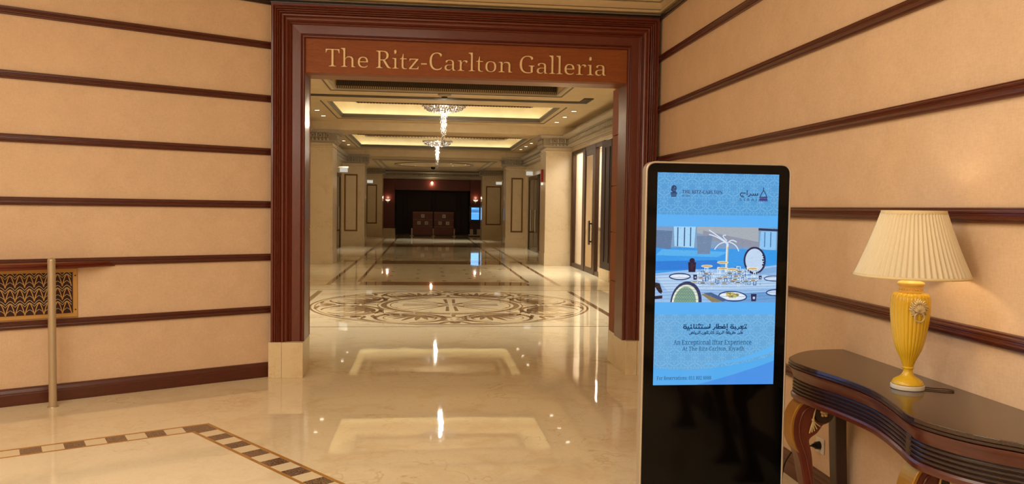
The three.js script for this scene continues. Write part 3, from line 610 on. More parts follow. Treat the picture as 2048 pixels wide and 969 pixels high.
  quad('#1b1638', [.265, .47], [.33, .47], [.325, .6], [.27, .6]); el('#1b1638', .297, .45, .022, .035); el('#402038', .297, .53, .012, .05);
  for (const [u, v, s] of [[.325, .67, 1], [.865, .67, .8], [.815, .94, 1.5]]) { quad('#20204a', [u - .016 * s, v - .035 * s], [u + .016 * s, v - .035 * s], [u + .013 * s, v + .03 * s], [u - .013 * s, v + .03 * s]); el('#b8d2f4', u + .002, v, .007 * s, .012 * s); }
  el('#dcecff', .20, .66, .085, .04, 0, '#16366e', 9); el('#eaf4ff', .20, .652, .065, .024);
  el('#e6f2ff', .64, .92, .115, .062, .05, '#1a3d78', 10); el('#f2f8ff', .635, .905, .09, .042); for (let k = 0; k < 9; k++) el(['#c0a24a', '#8f8a3c', '#d8c46a'][k % 3], .60 + (k % 5) * .019, .885 + Math.floor(k / 3) * .018, .016, .018);
  el('#d4e6fb', 1.0, .87, .08, .04, 0, '#1a3d78', 9); el('#d4e6fb', .99, .68, .09, .035, 0, '#1a3d78', 7);
  quad('#94845c', [.38, .89], [.44, .88], [.56, .99], [.47, 1.0]); quad('#3f6090', [.4, .88], [.46, .87], [.6, .97], [.56, .99]);
  quad('#160f18', [0, .74], [.035, .75], [.06, .86], [.05, .89], [.03, .87], [0, .8]); quad('#10162e', [0, .92], [.06, .91], [.06, .95], [0, .96]);
  el('#c8d8b8', .255, 1.0, .115, .255, .12, '#22305c', 26); el('#8fae94', .245, 1.02, .10, .24, .1, '#eef2dc', 16);
  x.save(); x.beginPath(); x.ellipse(Q(.245), Rr(1.02), .09 * W, .21 * pw, .1, 0, 7); x.clip(); x.strokeStyle = '#5f8f7c'; x.lineWidth = 4; for (let k = -20; k < 20; k++) { x.beginPath(); x.moveTo(Q(.1 + k * .02), Rr(.7)); x.lineTo(Q(.3 + k * .02), Rr(1.1)); x.moveTo(Q(.3 + k * .02), Rr(.7)); x.lineTo(Q(.1 + k * .02), Rr(1.1)); x.stroke(); } x.restore();
  for (let k = 0; k < 2600; k++) { const u = rr(), v = rr(), b = rr(); x.fillStyle = b < .5 ? `rgba(20,60,120,${.03 + rr() * .06})` : `rgba(225,242,255,${.03 + rr() * .07})`; x.fillRect(Q(u), Rr(v), 3 + rr() * 16, 2 + rr() * 5); }
  for (let k = 0; k < 26; k++) { const u = .34 + rr() * .56, v = .56 + rr() * .26, hgt = 18 + rr() * 30; x.strokeStyle = k % 2 ? 'rgba(240,250,255,.9)' : 'rgba(60,110,170,.8)'; x.lineWidth = 2.5; x.beginPath(); x.moveTo(Q(u) - 8, Rr(v) - hgt); x.quadraticCurveTo(Q(u), Rr(v) - hgt * .2, Q(u) + 8, Rr(v) - hgt); x.moveTo(Q(u), Rr(v) - hgt * .4); x.lineTo(Q(u), Rr(v)); x.moveTo(Q(u) - 7, Rr(v)); x.lineTo(Q(u) + 7, Rr(v)); x.stroke(); }
  for (let k = 0; k < 9; k++) { x.strokeStyle = 'rgba(60,110,175,.35)'; x.lineWidth = 5; x.beginPath(); const v = .64 + k * .04; x.moveTo(Q(.0), Rr(v)); x.bezierCurveTo(Q(.3), Rr(v - .06 + rr() * .05), Q(.6), Rr(v + rr() * .06), Q(1), Rr(v - .02)); x.stroke(); }
  x.restore();
  const t = new THREE.CanvasTexture(c); t.colorSpace = THREE.SRGBColorSpace; t.magFilter = THREE.LinearFilter; return t;
}
{
  const cx = 1.336, z = -3.5, w = .688, top = 1.772, bot = .06;
  const t = thing('digital_signage_kiosk', 'tall black display stand with silver rim showing a blue dining advertisement', 'kiosk', [cx, 0, z]);
  const rr = (hw, y0, y1, r) => { const s = new THREE.Shape(); s.moveTo(-hw, y0 + r); s.lineTo(-hw, y1 - r); s.quadraticCurveTo(-hw, y1, -hw + r, y1); s.lineTo(hw - r, y1); s.quadraticCurveTo(hw, y1, hw, y1 - r); s.lineTo(hw, y0 + r); s.quadraticCurveTo(hw, y0, hw - r, y0); s.lineTo(-hw + r, y0); s.quadraticCurveTo(-hw, y0, -hw, y0 + r); return s; };
  const hw = w / 2, rim = rr(hw, bot, top, .05), hole = rr(hw - .009, bot + .009, top - .009, .042); rim.holes.push(new THREE.Path(hole.getPoints(12).reverse()));
  obj('rim', new THREE.ExtrudeGeometry(rim, { depth: .05, bevelEnabled: true, bevelSize: .003, bevelThickness: .004, bevelSegments: 3, bevelOffset: -.003, curveSegments: 12 }).translate(0, 0, -.05), M.silver, t);
  obj('housing', new THREE.ExtrudeGeometry(rr(hw - .012, bot + .012, top - .012, .04), { depth: .052, bevelEnabled: false, curveSegments: 12 }).translate(0, 0, -.058), M.blackPlastic, t);
  obj('front_glass', new THREE.ExtrudeGeometry(rr(hw - .0095, bot + .0095, top - .0095, .041), { depth: .005, bevelEnabled: false, curveSegments: 12 }).translate(0, 0, -.005), M.blackGlass, t);
  const sw = .574, sy0 = .750, sy1 = 1.722;
  const scr = new THREE.MeshPhysicalMaterial({ color: 0x000000, roughness: .12, emissive: 0xffffff, emissiveMap: screenTexture(), emissiveIntensity: .92 });
  obj('screen', new THREE.PlaneGeometry(sw, sy1 - sy0).translate(-.002, (sy0 + sy1) / 2, .0008), scr, t);
  obj('base', [rbox(-hw + .03, hw - .03, 0, .022, -.27, .2, .008), rbox(-hw + .06, hw - .06, .02, .12, -.06, -.012, .006)], M.blackPlastic, t);
  rect(sw, sy1 - sy0, new THREE.Color(.33, .62, 1), .28, [cx - .002, (sy0 + sy1) / 2, z + .004], [cx - .002, (sy0 + sy1) / 2, z + 1]);
}

// ================================================================ CONSOLE TABLE
const TT = .842;
{
  const t = thing('console_table', 'dark wood serpentine console table with carved scroll legs under the yellow lamp', 'table', [0, 0, 0]);
  const edge = [[XR - .006, -3.884], [2.089, -3.882], [2.002, -3.866], [1.906, -3.810], [1.827, -3.733], [1.764, -3.651], [1.744, -3.548], [1.748, -3.458], [1.760, -3.361], [1.777, -3.268], [1.788, -3.177], [1.795, -3.085], [1.794, -2.997], [1.781, -2.905], [1.764, -2.825], [1.741, -2.735], [1.716, -2.650], [1.699, -2.570], [1.708, -2.490], [1.75, -2.375], [1.803, -2.298], [1.858, -2.235], [1.90, -2.12], [1.895, -1.98], [1.85, -1.85], [1.80, -1.74], [1.775, -1.62], [1.79, -1.5], [1.85, -1.40], [1.95, -1.32], [2.06, -1.285], [XR - .006, -1.28]];
  const cv = new THREE.CatmullRomCurve3(edge.map(([x, z]) => V(x, 0, z)), false, 'centripetal'), P0 = cv.getSpacedPoints(130);
  const shp = (off) => { const pts = P0.map((p, i) => { const a = P0[Math.max(0, i - 1)], b = P0[Math.min(130, i + 1)], tn = b.clone().sub(a).normalize(), m = V(0, 1, 0).cross(tn); const q = p.clone().addScaledVector(m, off); return [Math.min(q.x, XR - .006), -q.z]; }); return shapeOf(pts); };
  // side = up x tangent: path runs from the far end (-z) to the near end (+z) => tangent +z gives side +x (towards the wall)
  obj('top_sheet', new THREE.ExtrudeGeometry(shp(.002), { depth: .012, bevelEnabled: true, bevelSize: .002, bevelThickness: .002, bevelOffset: -.002, bevelSegments: 2 }).rotateX(-Math.PI / 2).translate(0, TT - .014, 0), M.tableTop, t, { swap: true });
  obj('core', new THREE.ExtrudeGeometry(shp(.045), { depth: .155, bevelEnabled: false }).rotateX(-Math.PI / 2).translate(0, TT - .17, 0), M.woodDark, t);
  const sw = (prof, name, mat) => obj(name, sweep(P0, V(0, 1, 0), prof, false, .6), mat, t);
  sw([[.03, TT - .030], [.004, TT - .030], [.000, TT - .026], [.000, TT - .018], [.004, TT - .0155], [.03, TT - .0155]], 'edge_bead', M.woodDark);
  sw([[.05, TT - .084], [.026, TT - .084], [.024, TT - .078], [.018, TT - .062], [.010, TT - .048], [.004, TT - .040], [.002, TT - .032], [.05, TT - .031]], 'edge_moulding', M.woodStrip);
  sw([[.05, TT - .156], [.032, TT - .156], [.032, TT - .085], [.05, TT - .085]], 'apron', M.woodDark);
  for (let k = 0; k < 4; k++) { const h = TT - .145 + k * .0165; sw([[.034, h - .006], [.026, h - .006], [.0225, h - .003], [.0225, h + .003], [.026, h + .006], [.034, h + .006]], 'reed', M.woodDark); }
  sw([[.05, TT - .182], [.018, TT - .182], [.016, TT - .176], [.016, TT - .164], [.022, TT - .156], [.05, TT - .156]], 'bottom_rail', M.woodStrip);
  // plain blocks between the reeded runs, set where the legs meet the apron
  for (const zz of [-3.77, -2.66, -1.45]) {
    let bi = 0; P0.forEach((p, i) => { if (Math.abs(p.z - zz) < Math.abs(P0[bi].z - zz)) bi = i; });
    const p = P0[bi], tn = P0[bi + 1].clone().sub(P0[bi - 1]).normalize(), g = rbox(-.0145, .05, TT - .158, TT - .083, -.022, .022, .004);
    const ang = Math.atan2(tn.x, tn.z); g.rotateY(ang); const m = V(0, 1, 0).cross(tn); g.translate(p.x + m.x * .037, 0, p.z + m.z * .037);
    obj('apron_block', g, M.woodDark, t);
  }
  // scroll leg in the x-y plane
  const outer = [[1.905, .664], [1.852, .661], [1.813, .651], [1.778, .617], [1.757, .568], [1.752, .519], [1.757, .470], [1.777, .414], [1.797, .357], [1.809, .301], [1.822, .244], [1.84, .18], [1.85, .12], [1.845, .07], [1.82, .03], [1.79, .012], [1.785, 0]];
  const inner = [[1.96, 0], [1.945, .05], [1.925, .11], [1.90, .17], [1.873, .243], [1.864, .321], [1.854, .398], [1.840, .455], [1.850, .475], [1.875, .492], [1.892, .512], [1.906, .532], [1.935, .545], [1.955, .57], [1.962, .60], [1.955, .632], [1.94, .655]];
  const smooth = (p, n) => new THREE.SplineCurve(p.map(([a, b]) => new THREE.Vector2(a, b))).getPoints(n).map((v) => [v.x, v.y]);
  const so = smooth(outer, 60), si = smooth(inner, 60), TH = .078;
  const body = extr([...so, ...si], TH - .016, .008, 3).translate(0, 0, -TH / 2 + .008);
  const goldPts = so.slice(3, 28), ribbon = (pts, o0, o1) => { const a = [], b = []; pts.forEach((p, i) => { const q0 = pts[Math.max(0, i - 1)], q1 = pts[Math.min(pts.length - 1, i + 1)], tx = q1[0] - q0[0], ty = q1[1] - q0[1], l = Math.hypot(tx, ty), nx = ty / l, ny = -tx / l, k = Math.sin(Math.PI * (i / (pts.length - 1))) ** .4; a.push([p[0] + nx * o0, p[1] + ny * o0]); b.push([p[0] + nx * lerp(o0, o1, k), p[1] + ny * lerp(o0, o1, k)]); }); return [...a, ...b.reverse()]; };
  const sgn = (() => { const r = ribbon(so.slice(10, 20), 0, .01); return r[r.length - 5][0] < so[14][0] ? 1 : -1; })();
  const legs = [-3.6, -2.67, -2.33, -1.52];
  for (const z of legs) {
    const lg = obj('scroll_leg', body.clone().translate(0, 0, z), M.wood, t, { swap: true });
    obj('gilt_edge', extr(ribbon(goldPts, -.004 * sgn, .011 * sgn), TH + .004, .003, 2).translate(0, 0, z - TH / 2 - .002), M.gilt, lg);
    // raised band following the outer curve, hub, rosette and tassel on both faces
    for (const s of [1, -1]) {
      const zf = z + s * TH / 2, bandPts = so.slice(4, 52).map((p, i, a) => { const q0 = a[Math.max(0, i - 1)], q1 = a[Math.min(a.length - 1, i + 1)], tx = q1[0] - q0[0], ty = q1[1] - q0[1], l = Math.hypot(tx, ty); return V(p[0] - ty / l * .034 * sgn, p[1] + tx / l * .034 * sgn, zf); });
      obj('raised_bead', tube(bandPts, .006, 60, 6), M.wood, lg);
      obj('hub', new THREE.CylinderGeometry(.046, .05, .012, 32).rotateX(Math.PI / 2 * s).translate(1.906, .592, zf + s * .005), M.woodDark, lg);
      const ros = [sph(.0062, 1.904, .597, zf + s * .012)]; for (let k = 0; k < 5; k++) { const a = k * Math.PI * 2 / 5 + .3; ros.push(new THREE.SphereGeometry(.0085, 12, 8).scale(1, 1, .55).translate(1.904 + Math.cos(a) * .0135, .597 + Math.sin(a) * .0135, zf + s * .0115)); }
      obj('rosette', ros, M.giltPale, lg);
      const tas = [tube([V(1.868, .618, zf + s * .003), V(1.858, .595, zf + s * .005), V(1.852, .565, zf + s * .005)], .0042, 12, 6), sph(.008, 1.852, .562, zf + s * .004)];
      for (let k = 0; k < 5; k++) { const e = [[1.836, .498], [1.848, .503], [1.860, .509], [1.873, .518], [1.888, .530]][k]; tas.push(tube([V(1.852, .56, zf + s * .005), V(lerp(1.852, e[0], .5) - .003, lerp(.56, e[1], .5), zf + s * .007), V(e[0], e[1], zf + s * .004)], .0034, 10, 6)); }
      obj('tassel', tas, M.giltPale, lg);
    }
  }
  for (const z of [-3.80, -2.55, -1.34]) {
    const g = extr(smooth([[2.075, .665], [2.078, .5], [2.088, .3], [2.10, .12], [2.11, 0]], 20).concat(smooth([[2.17, 0], [2.158, .12], [2.148, .3], [2.14, .5], [2.14, .665]], 20)), .062, .004).translate(0, 0, z - .031);
    obj('rear_post', g, M.woodDark, t, { swap: true });
  }
}
// ---------------------------------------------------------------- lamp
{
  const lx = 1.957, lz = -2.995;
  const t = thing('table_lamp', 'yellow fluted urn lamp with pleated cream shade on the console table', 'lamp', [lx, TT, lz], -0.16);
  obj('base', lathe([[0, 0], [.062, 0], [.0635, .003], [.0635, .016], [.061, .019], [0, .019]]), M.baseWhite, t);
  obj('foot', lathe([[0, .019], [.059, .019], [.0605, .023], [.056, .029], [.054, .034], [.045, .041], [.033, .048], [.024, .056], [.0185, .068], [.0175, .078], [.0215, .083], [.0225, .087], [.0205, .091], [0, .091]]), M.yellow, t);
  { // fluted urn
    const pr = [[.019, .090], [.024, .105], [.034, .13], [.046, .155], [.057, .19], [.0655, .235], [.0715, .28], [.0745, .32], [.0745, .352], [.072, .372], [.066, .385], [.056, .392], [.045, .395]];
    const cvp = new THREE.SplineCurve(pr.map(([r, y]) => new THREE.Vector2(r, y))).getPoints(60), NS = 168, FL = 28, pos = [], idx = [];
    cvp.forEach((p, i) => { for (let k = 0; k <= NS; k++) { const a = k / NS * Math.PI * 2, f = Math.min(1, Math.min(i / 4, (cvp.length - 1 - i) / 8)), rr = p.x * (1 - .052 * f * (1 - Math.pow(Math.abs(Math.sin(a * FL / 2)), .55))); pos.push(Math.sin(a) * rr, p.y, Math.cos(a) * rr); } });
    for (let i = 0; i < cvp.length - 1; i++) for (let k = 0; k < NS; k++) { const a = i * (NS + 1) + k, b = a + NS + 1; idx.push(a, a + 1, b, a + 1, b + 1, b); }
    const g = new THREE.BufferGeometry(); g.setAttribute('position', new THREE.Float32BufferAttribute(pos, 3)); g.setIndex(idx); g.setAttribute('uv', new THREE.Float32BufferAttribute(new Float32Array(pos.length / 3 * 2), 2)); g.computeVertexNormals();
    obj('urn', g, M.yellow, t);
  }
  obj('collar', [lathe([[.045, .394], [.0425, .398], [.0415, .412], [.044, .418], [.0495, .422], [.051, .427], [.0495, .432], [.044, .435], [.034, .438], [.028, .445], [.022, .452], [0, .453]]), ...Array.from({ length: 24 }, (_, k) => { const a = k / 24 * Math.PI * 2; return sph(.0036, Math.cos(a) * .0425, .405, Math.sin(a) * .0425, 6); })], M.yellowPale, t);
  { // mask mount: mane, shell and ring on the front of the urn
    const mk = new THREE.Group(); mk.name = 'mask_mount'; mk.position.set(0, .335, .072); mk.rotation.y = 0; t.add(mk);
    const mane = []; for (let k = 0; k < 22; k++) { const a = -1.15 + k / 21 * (Math.PI + 2.3), r0 = .016, r1 = .031 + (k % 3) * .003; mane.push(tube([V(Math.cos(a) * r0, Math.sin(a) * r0, .004), V(Math.cos(a + .12) * (r0 + r1) / 2, Math.sin(a + .12) * (r0 + r1) / 2, .008), V(Math.cos(a - .06) * r1, Math.sin(a - .06) * r1, .0)], .0036, 8, 6)); }
    for (let k = 0; k < 12; k++) { const a = -.5 + k / 11 * (Math.PI + 1.0); mane.push(tube([V(Math.cos(a) * .01, Math.sin(a) * .01 + .006, .008), V(Math.cos(a) * .018, Math.sin(a) * .018 + .006, .013), V(Math.cos(a - .15) * .024, Math.sin(a - .15) * .024 + .005, .006)], .0033, 8, 6)); }
    obj('mane', mane, M.antique, mk);
    const sh = []; for (let k = 0; k < 9; k++) { const a = .35 + k / 8 * (Math.PI - .7); sh.push(tube([V(0, -.016, .012), V(Math.cos(a) * .014, -.016 + Math.sin(a) * .017, .019), V(Math.cos(a) * .021, -.016 + Math.sin(a) * .031, .012)], .0036, 10, 6)); }
    sh.push(new THREE.SphereGeometry(.017, 16, 10).scale(1, 1.1, .6).translate(0, -.002, .008)); obj('shell', sh, M.antique, mk);
    obj('ring', new THREE.TorusGeometry(.0185, .0032, 10, 36).translate(0, -.034, .012), M.antique, mk);
  }
  // pleated shade (open frustum) with bound edges, socket and bulb
  const h0 = .458, h1 = .720, r0 = .2125, r1 = .1165, NP = 60;
  { const pos = [], idx = [], N = NP * 8, K = 10; for (let i = 0; i <= K; i++) for (let k = 0; k <= N; k++) { const u = i / K, a = k / N * Math.PI * 2, pl = .0042 * Math.cos(a * NP) * (1 - .3 * u), bow = .004 * Math.sin(u * Math.PI), r = lerp(r0, r1, u) - bow + pl; pos.push(Math.cos(a) * r, lerp(h0, h1, u), Math.sin(a) * r); }
    for (let i = 0; i < K; i++) for (let k = 0; k < N; k++) { const a = i * (N + 1) + k, b = a + N + 1; idx.push(a, b, a + 1, a + 1, b, b + 1); }
    const g = new THREE.BufferGeometry(); g.setAttribute('position', new THREE.Float32BufferAttribute(pos, 3)); g.setIndex(idx); g.setAttribute('uv', new THREE.Float32BufferAttribute(new Float32Array(pos.length / 3 * 2), 2)); g.computeVertexNormals();
    const s = obj('shade', g, M.shade, t);
    obj('binding', [lathe([[r1 - .004, h1 - .013], [r1 + .0055, h1 - .013], [r1 + .0035, h1 + .002], [r1 - .006, h1 + .002], [r1 - .004, h1 - .013]], 96), lathe([[r0 - .007, h0 - .003], [r0 + .0055, h0 - .003], [r0 + .0045, h0 + .007], [r0 - .008, h0 + .007], [r0 - .007, h0 - .003]], 96)], M.shadeTrim, s); }
  obj('stem', [cyl(.005, .005, .11, 0, .45, 0, 12), cyl(.015, .013, .05, 0, .50, 0, 16)], M.brass, t);
  obj('bulb', lathe([[0, .55], [.012, .552], [.02, .575], [.028, .6], [.027, .618], [.016, .634], [0, .639]], 24), G.bulb, t);
  obj('cord', tube([V(.05, .004, .03), V(.075, .004, .045), V(.12, .004, .07), V(.148, .004, .075), V(.156, .004, .06), V(.14, .004, .035), V(.10, .004, .02), V(.03, .004, -.03), V(-.02, .004, -.06)].map((p) => p.applyAxisAngle(V(0, 1, 0), .16)), .0026, 60, 6), P({ color: 0x4a3018, roughness: .5 }), t);
  point(new THREE.Color(1, .78, .46), L.lamp, [lx, TT + .60, lz], 1.4);
}
{ // plug in the wall socket
  const t = thing('wall_socket', 'wall socket with a black plug and cord behind the scroll leg', 'socket', [XR, .272, -4.09], -Math.PI / 2);
  obj('plate', rbox(-.043, .043, -.043, .043, .0005, .009, .004), M.white, t);
  obj('plug', [new THREE.CylinderGeometry(.019, .023, .026, 20).rotateX(Math.PI / 2).translate(0, 0, .022), new THREE.CylinderGeometry(.009, .014, .018, 14).rotateX(Math.PI / 2).translate(0, 0, .043)], M.blackPlastic, t);
  obj('cord', tube([V(0, 0, .045), V(.0, -.006, .09), V(-.02, -.035, .15), V(-.04, -.12, .19), V(-.05, -.268, .2)], .0045, 30, 8), M.blackPlastic, t);
}

// ================================================================ GALLERY SHELL
{
  const wl = struct('wall_gallery_left', 'cream marble side wall behind the pillars without the shop window');
  obj('wall_core', box(WL - .2, WL, 0, CEIL + .1, -44, -7.62), M.marble, wl);
  const wr = struct('wall_gallery_right', 'cream marble side wall with the lit shop window');
  obj('wall_core', [box(WR, WR + .2, 0, CEIL + .1, -44, -21.5), box(WR, WR + .2, 3.10, CEIL + .1, -21.5, -16.5), box(WR, WR + .2, 0, CEIL + .1, -16.5, -7.9)], M.marble, wr);
  const wf = struct('wall_gallery_front', 'inner side of the doorway wall');
  obj('wall_core', [box(WL - .2, OL - .06, 0, CEIL + .1, -7.62, -7.55), box(OR + .06, WR + .2, 0, CEIL + .1, -7.95, -7.88), box(OL - .06, OR + .06, HEAD + .03, CEIL + .1, -7.66, -7.60)], M.marble, wf);
}
{ // ceiling with three coffers, then a lower flat bay
  const c = struct('ceiling_gallery', 'cream coffered ceiling of the gallery with lit coves');
  const slab = shapeOf([[WL - .2, 7.5], [WR + .2, 7.5], [WR + .2, 32.4], [WL - .2, 32.4]]);
  const COF = [{ h: 2.1, z0: 12, z1: 15.3, lit: false }, { h: 2.49, z0: 17.1, z1: 20.2, lit: true }, { h: 2.80, z0: 24.9, z1: 30.1, lit: true }];
  for (const q of COF) slab.holes.push(new THREE.Path([[AX - q.h, q.z0], [AX - q.h, q.z1], [AX + q.h, q.z1], [AX + q.h, q.z0]].map(([a, b]) => new THREE.Vector2(a, b))));
  obj('ceiling_slab', new THREE.ExtrudeGeometry(slab, { depth: .07, bevelEnabled: false }).rotateX(-Math.PI / 2).translate(0, CEIL, 0), M.plaster, c);
  for (const q of COF) {
    const r = (e, y) => [V(AX - q.h - e, y, -q.z0 + e), V(AX + q.h + e, y, -q.z0 + e), V(AX + q.h + e, y, -q.z1 - e), V(AX - q.h - e, y, -q.z1 - e)];
    const N = V(0, 1, 0);
    obj('coffer_lip', sweep(r(0, CEIL), N, q.lit ? [[-.045, .001], [.012, .001], [.014, .006], [.014, .05], [.03, .06], [.03, .105], [-.02, .105], [-.045, .01]] : [[-.03, -.008], [.006, -.008], [.012, .0], [.012, .03], [-.03, .03]], true), q.lit ? M.lip : M.cornice, c);
    { const b = r(.11, CEIL); obj('coffer_bead', sweep([b[0], b[3], b[2], b[1]], N, [[-.012, -.014], [.012, -.014], [.012, 0], [-.012, 0]]), M.lip, c); }
    const e = q.lit ? .24 : .02, top = q.lit ? (q.z0 > 20 ? 4.36 : 4.26) : 4.0, w = q.h + e, y0 = CEIL + .07;
    obj('coffer_well', [box(AX - w - .05, AX - w, y0, top, -q.z1 - e, -q.z0 + e), box(AX + w, AX + w + .05, y0, top, -q.z1 - e, -q.z0 + e), box(AX - w, AX + w, y0, top, -q.z1 - e - .05, -q.z1 - e), box(AX - w, AX + w, y0, top, -q.z0 + e, -q.z0 + e + .05), box(AX - w - .05, AX + w + .05, top, top + .05, -q.z1 - e - .05, -q.z0 + e + .05)], M.plaster, c);
    if (q.lit) {
      const ys = y0 + .012, m = .13;
      const strips = [[AX, -q.z1 - m, 2 * q.h + .1, .06], [AX, -q.z0 + m, 2 * q.h + .1, .06], [AX - q.h - m, -(q.z0 + q.z1) / 2, .06, q.z1 - q.z0], [AX + q.h + m, -(q.z0 + q.z1) / 2, .06, q.z1 - q.z0]];
      for (const [x, z, a, b] of strips) { obj('light_strip', box(x - a / 2, x + a / 2, y0, ys, z - b / 2, z + b / 2), G.cove, c); rect(a, b, COVE, L.cove, [x, ys + .006, z], [x, 9, z]); }
      // raised tray with dentils
      const trays = q.z0 > 20 ? [[2.55, 4.095, .62], [2.15, 4.02, 1.75]] : [[2.0, top - .06, .35]];
      { const zn = q.z0 > 20 ? -22.33 : -q.z0 + .03, yn = q.z0 > 20 ? 3.53 : CEIL, hn = q.z0 > 20 ? 2.25 : 1.83, dn = []; for (let x = -hn; x <= hn; x += .065) dn.push(box(AX + x - .02, AX + x + .02, yn - .022, yn + .01, zn - .03, zn + .03)); obj('dentil_row', dn, M.frameGold, c, { kind: 'stuff' }); obj('dentil_ground', box(AX - hn - .05, AX + hn + .05, yn - .012, yn + .01, zn - .05, zn + .03), M.groundShade, c); }
      for (const [hh, y, ins] of trays) {
        const z0 = -q.z0 - ins, z1 = -q.z1 + ins;
        obj('tray_frame', sweep([V(AX - hh, y, z0), V(AX + hh, y, z0), V(AX + hh, y, z1), V(AX - hh, y, z1)], N, [[-.05, 0], [.05, 0], [.05, .05], [-.05, .05]], true), M.frameGold, c);
        obj('tray_panel', box(AX - hh, AX + hh, y + .05, y + .08, z1, z0), M.plaster, c);
        const dn = []; for (let x = -hh; x <= hh; x += .11) { dn.push(box(AX + x - .03, AX + x + .03, y - .045, y, z1 - .06, z1 - .01)); }
        obj('dentil_row', dn, M.plaster, c, { kind: 'stuff' });
      }
    } else {
      const sl = []; for (let x = -q.h + .03; x < q.h; x += .04) sl.push(box(AX + x - .009, AX + x + .009, CEIL + .02, 3.97, -q.z1 - .012, -q.z1 + .012));
      obj('grille_back', box(AX - q.h, AX + q.h, CEIL + .02, 3.99, -q.z1 - .02, -q.z1 - .012), M.darkGrille, c);
      obj('grille_slats', sl, M.grilleSlat, c, { kind: 'stuff' });
    }
  }
  obj('beam', rbox(WL, WR, 3.53, CEIL + .02, -22.3, -21.12, .006), M.plaster, c);
  obj('beam', rbox(WL, WR, 3.48, CEIL + .02, -32.3, -31.1, .006), M.plaster, c);
  obj('ceiling_slab', box(WL - .2, WR + .2, 3.49, 3.6, -45, -32.2), M.plaster, c);
  for (const [h, z0, z1] of [[2.55, -33.2, -42.6], [2.3, -33.6, -42.2]]) obj('ceiling_moulding', sweep([V(AX - h, 3.49, z0), V(AX + h, 3.49, z0), V(AX + h, 3.49, z1), V(AX - h, 3.49, z1)], V(0, 1, 0), [[-.04, -.03], [.04, -.03], [.04, 0], [-.04, 0]], true), M.cornice, c);
  const el = []; for (let k = 0; k < 60; k++) { const a = k / 60 * Math.PI * 2; el.push(V(AX + Math.cos(a) * 1.75, 3.49, -36.6 + Math.sin(a) * 2.2)); }
  obj('ceiling_oval', sweep(el, V(0, 1, 0), [[-.05, -.04], [.05, -.04], [.05, 0], [-.05, 0]], true), M.cornice, c);
}
// ---------------------------------------------------------------- linear air slot in front of the first lit coffer
{
  const t = thing('linear_vent', 'long narrow air slot across the ceiling before the first lit coffer', 'vent', [AX, CEIL, -16.12]);
  obj('frame', [box(-2.7, 2.7, -.02, 0, -.1, -.07), box(-2.7, 2.7, -.02, 0, .07, .1), box(-2.88, -2.86, -.02, 0, -.1, .62), box(2.86, 2.88, -.02, 0, -.1, .62)], M.lip, t);
  obj('slot', box(-2.7, 2.7, -.012, 0, -.07, .07), M.grilleSlat, t);
  for (const z of [-.035, 0, .035]) obj('blade', box(-2.7, 2.7, -.02, -.012, z - .006, z + .006), M.lip, t);
  for (const s of [-1, 1]) { obj('slot', box(s * 2.78 - .09, s * 2.78 + .09, -.012, 0, -.1, .62), M.darkGrille, t); const sl = []; for (let k = 0; k < 16; k++) sl.push(box(s * 2.78 - .09, s * 2.78 + .09, -.018, -.012, -.09 + k * .044, -.075 + k * .044)); obj('slats', sl, M.lip, t, { kind: 'stuff' }); }
}
{ const t = thing('smoke_detector', 'small brown smoke detector on the ceiling before the chandeliers', 'detector', [.37, CEIL, -15.55]); obj('body', lathe([[0, 0], [.13, 0], [.13, -.02], [.11, -.035], [.07, -.05], [0, -.055]], 28), M.cornice, t); obj('sensor', lathe([[0, -.05], [.06, -.05], [.05, -.075], [0, -.08]], 20), M.darkGrille, t); }

